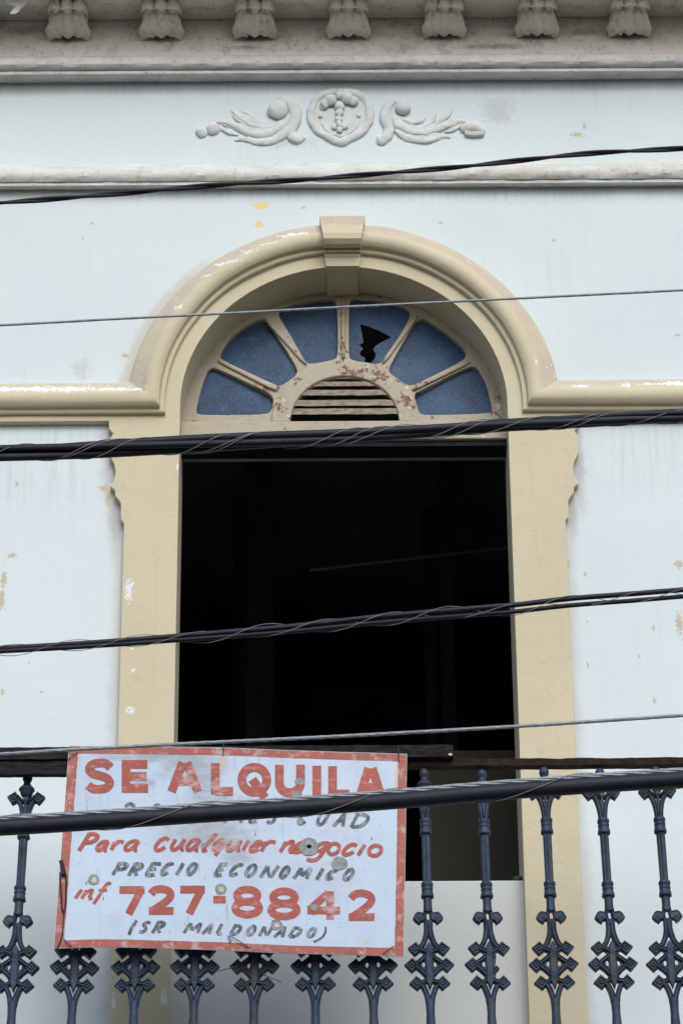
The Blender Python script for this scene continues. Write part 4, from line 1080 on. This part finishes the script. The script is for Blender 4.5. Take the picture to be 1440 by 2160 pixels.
for i, (px, py, rx, ry, kind) in enumerate(((651, 1786, 20, 19, 'hole'), (716, 1821, 17, 14, ''), (198, 1855, 12, 11, 'putty'), (466, 1875, 12, 11, 'putty'), (583, 1950, 12, 11, 'putty'), (663, 1914, 8, 7, ''), (632, 1648, 10, 7, ''), (626, 1676, 11, 8, ''), (430, 1783, 6, 5, ''), (634, 1732, 7, 8, ''))):
    o = disc('bare_spot', px, py, rx, ry, chip, .0024, i, SIGN)
    if kind == 'hole': disc('hole', px+1, py-1, 5, 4, hole_m, .0030, 50+i, o)
    if kind == 'putty': disc('putty_plug', px+1, py+1, rx*.45, ry*.5, pale, .0030, 50+i, o)
# wires that tie the sign to the railing, and a loose black cord on its left edge
wm = simple('thin_tie_wire', (.045, .04, .04), .6, .4, .3, 60, 0)
def tie(name, pts, w, m, lab=None):
    bm = bmesh.new()
    tube(bm, catmull([P(x, y, YS+bend(x, y)-.004-d) for x, y, d in pts], 5), w/2*kx, 8)
    o = obj(name, bm, m, SIGN, True)
    if lab: tag(o, lab)
tie('tie_wire', [(165, 1587, 0), (158, 1590, .004), (150, 1596, .002), (145, 1603, -.002), (143, 1612, -.02)], 2.0, wm)
tie('tie_wire', [(470, 1593, 0), (471, 1584, .003), (471, 1575, 0), (473, 1568, -.03)], 2.2, wm)
tie('tie_wire', [(841, 1606, 0), (840, 1596, .003), (840, 1586, 0), (838, 1575, -.03)], 2.2, wm)
tie('tie_wire', [(135, 1980, 0), (138, 1984, .003), (148, 1994, .002), (160, 2006, -.03)], 2.0, wm)
tie('tie_wire', [(484, 1988, 0), (487, 1984, .004), (481, 1974, .004), (500, 1982, .004), (520, 1996, .002), (537, 2008, -.02)], 2.0, wm)
tie('tie_wire', [(830, 1996, 0), (822, 2001, .004), (810, 2010, .002), (802, 2020, -.02)], 2.0, wm)
tie('tie_wire', [(460, 2048, -.03), (475, 2045, -.02), (492, 2040, -.03)], 1.8, wm, 'loose end of wire below the sign')
tie('tie_wire', [(552, 2055, -.03), (570, 2062, -.015), (594, 2072, -.01)], 1.8, wm, 'loose end of wire below the sign')
cm = simple('black_cord', (.02, .024, .035), .7, .3, .3, 40, .1)
tie('cord', [(131, 1818, .002), (136, 1830, .003), (140, 1850, .003), (140, 1880, .003), (139, 1905, .003), (136, 1922, .003), (132, 1918, .003), (130, 1890, .003), (128, 1860, .003), (127, 1840, .002)], 3.4, cm, 'black cord looped down the left border')
tie('cord', [(136, 1920, .003), (134, 1950, .003), (131, 1975, .003), (126, 1990, .002), (119, 2003, -.002)], 2.6, cm)
tie('cord', [(129, 1816, .004), (132, 1826, .005), (135, 1838, .004), (134, 1846, .003)], 9, cm)

# ------------------------------------------------------------------ cables across the street
def line(pts, Y, ext=(-1500, 2950)):
    """world points along a cable whose photo track is pts, continued in both directions with the same run"""
    pts = sorted(pts)
    a, b = pts[0], pts[1]; c, d = pts[-2], pts[-1]
    sl0 = (pts[1][1]-pts[0][1])/(pts[1][0]-pts[0][0]); sl1 = (d[1]-c[1])/(d[0]-c[0])
    full = [(ext[0], a[1]+(ext[0]-a[0])*sl0*.9), (ext[0]/2, a[1]+(ext[0]/2-a[0])*sl0*.95)] + list(pts) + [((ext[1]+d[0])/2, d[1]+((ext[1]+d[0])/2-d[0])*sl1), (ext[1], d[1]+(ext[1]-d[0])*sl1)]
    sm = catmull([P(x, y, Y) for x, y in full], 10)
    # even spacing
    out = [sm[0]]; stepl = .012; acc = 0
    for p, q in zip(sm, sm[1:]):
        L = (q-p).length
        if L < 1e-9: continue
        t = stepl-acc
        while t <= L: out.append(p.lerp(q, t/L)); t += stepl
        acc = (acc+L) % stepl if t-L <= stepl else acc
        acc = L-(t-stepl)
    return out
def pxm(Y, py): return (P(720, py, Y)-EYE).dot(fwd)/FOC        # metres per photo pixel at a cable
def around(path, r, turns_per_m, ph, thin=None):
    out = []; d = 0; nrm = Vector((0, -1, 0))
    for i, p in enumerate(path):
        t = (path[min(i+1, len(path)-1)]-path[max(i-1, 0)]).normalized(); n = (nrm-t*nrm.dot(t)).normalized(); b = t.cross(n)
        if i: d += (p-path[i-1]).length
        rr = r(d) if callable(r) else r
        a = ph+2*math.pi*turns_per_m*d
        out.append(p+n*math.cos(a)*rr+b*math.sin(a)*rr)
    return out
def cable(name, mid, label, group='cables crossing in front of the facade'):
    return empty(name, tuple(mid), label, 'cable', group)
def swept(name, path, r, m, parent, seg=10, **k):
    bm = bmesh.new(); tube(bm, path, r, seg, **k); return obj(name, bm, m, parent, True)

# 1 twisted black pair at the top
Y = -4.2; k = pxm(Y, 370)
p1 = line([(0, 428), (220, 411), (450, 391), (640, 379), (740, 371), (900, 358), (1000, 349), (1100, 338), (1250, 323), (1440, 313)], Y)
c1 = cable('twisted_cable', p1[len(p1)//2], 'thin black cable of two twisted wires, topmost across the facade below the leaf ornament')
for s in (0, math.pi): swept('wire', around(p1, 2.7*k, 1/(330*k), s+.5), 3.6*k, M['rubber'], c1, 8)
# 2 thin steel strand over the arch
Y = -3.6; k = pxm(Y, 650)
p2 = line([(0, 686), (240, 673), (480, 661), (720, 648), (960, 636), (1200, 624), (1440, 612)], Y)
o = swept('steel_wire', p2, 2.6*k, M['steel'], None, 14, lobes=6, lobe=.10, twist=2*math.pi/(40*k*6))
tag(o, 'thin grey steel wire running across the fanlight and arch', 'cable', 'cables crossing in front of the facade')
# 3 fat bundle along the transom
Y = -4.0; k = pxm(Y, 920)
p3 = line([(0, 957), (200, 948), (375, 939), (560, 930), (720, 922), (900, 909), (1060, 897), (1200, 890), (1320, 883), (1440, 878)], Y)
c3 = cable('cable_bundle', p3[len(p3)//2], 'thickest black bundle of loosely lashed cables crossing just under the fanlight')
rad = lambda d: (9.5+3.5*math.sin(d*3.4+.6))*k
for j, (rr, ph) in enumerate(((9.0, .4), (8.2, 2.2), (8.6, 3.9), (6.2, 5.3))):
    swept('conductor', around(p3, (lambda d, ph=ph: (9.0+3.2*math.sin((d-8.0)*2.9+.3*ph))*k), 1/(2600*k), ph), rr*k, M['rubber' if j % 2 else 'rubber_blue'], c3, 12)
for ph, tr in ((.0, -250), (2.4, -262), (4.0, -300)):
    swept('lashing_wire', around(p3, (lambda d: (17.2+2.6*math.sin((d-8.0)*2.9))*k), 1/(tr*k), ph), .95*k, M['lash'], c3, 6)
# 4 two cables with a loose lashing wire over the dark doorway
Y = -4.0; k = pxm(Y, 1310)
p4 = line([(0, 1371), (200, 1359), (375, 1346), (600, 1328), (800, 1307), (1000, 1290), (1085, 1283), (1200, 1270), (1330, 1260), (1440, 1251)], Y)
c4 = cable('cable_pair', p4[len(p4)//2], 'pair of black cables wrapped by loose thin wires, crossing the middle of the dark doorway')
def sepv(path, sgn, k):
    out = []; d = 0
    for i, p in enumerate(path):
        if i: d += (p-path[i-1]).length
        a = 5.4*k*(1+.22*math.sin(d*2.2+1.0))
        out.append(p+Vector((0, sgn*.0035*math.sin(d*1.6), sgn*a)))
    return out
swept('conductor', sepv(p4, 1, k), 5.6*k, M['rubber_blue'], c4, 12); swept('conductor', sepv(p4, -1, k), 4.9*k, M['rubber'], c4, 12)
for ph, tr in ((.6, -262), (2.9, -268)):
    swept('lashing_wire', around(p4, (lambda d: (12.6+2.6*math.sin(d*5+ph))*k), 1/(tr*k), ph), .8*k, M['lash'], c4, 6)
# 5 thin strand above the sign
Y = -3.0; k = pxm(Y, 1550)
p5 = line([(0, 1591), (140, 1582), (370, 1570), (720, 1553), (1093, 1532), (1260, 1521), (1440, 1509)], Y)
o = swept('steel_wire', p5, 3.6*k, M['steel'], None, 18, lobes=6, lobe=.12, twist=2*math.pi/(30*k*6))
tag(o, 'thin grey steel wire skimming the top edge of the sign', 'cable', 'cables crossing in front of the facade')
# 6 thick cable under a steel messenger, across the sign
Y = -3.0; k = pxm(Y, 1690)
p6 = line([(0, 1746), (150, 1737), (420, 1719), (640, 1704), (840, 1689), (1040, 1672), (1240, 1657), (1440, 1644)], Y)
c6 = cable('lashed_cable', p6[len(p6)//2], 'single thick black cable lashed under a steel strand, crossing the lettering of the sign')
swept('sheath', p6, 17.5*k, M['rubber'], c6, 24)
pm = [p+Vector((0, .002, 21.5*k)) for p in p6]
swept('messenger_strand', pm, 5.6*k, M['steel'], c6, 36, lobes=6, lobe=.20, twist=2*math.pi/(52*k*6))
lw = []
d = 0
for i, p in enumerate(p6):
    if i: d += (p-p6[i-1]).length
    a = 2*math.pi*d/(395*k)+2.1
    e = 1.0
    q = Vector((0, -math.cos(a)*18.9*k, math.sin(a)*(18.9*k)+ (9.5*k if math.sin(a) > 0 else 0)*math.sin(a)))
    lw.append(p+q)
swept('lashing_wire', lw, 1.0*k, M['lash'], c6, 6)
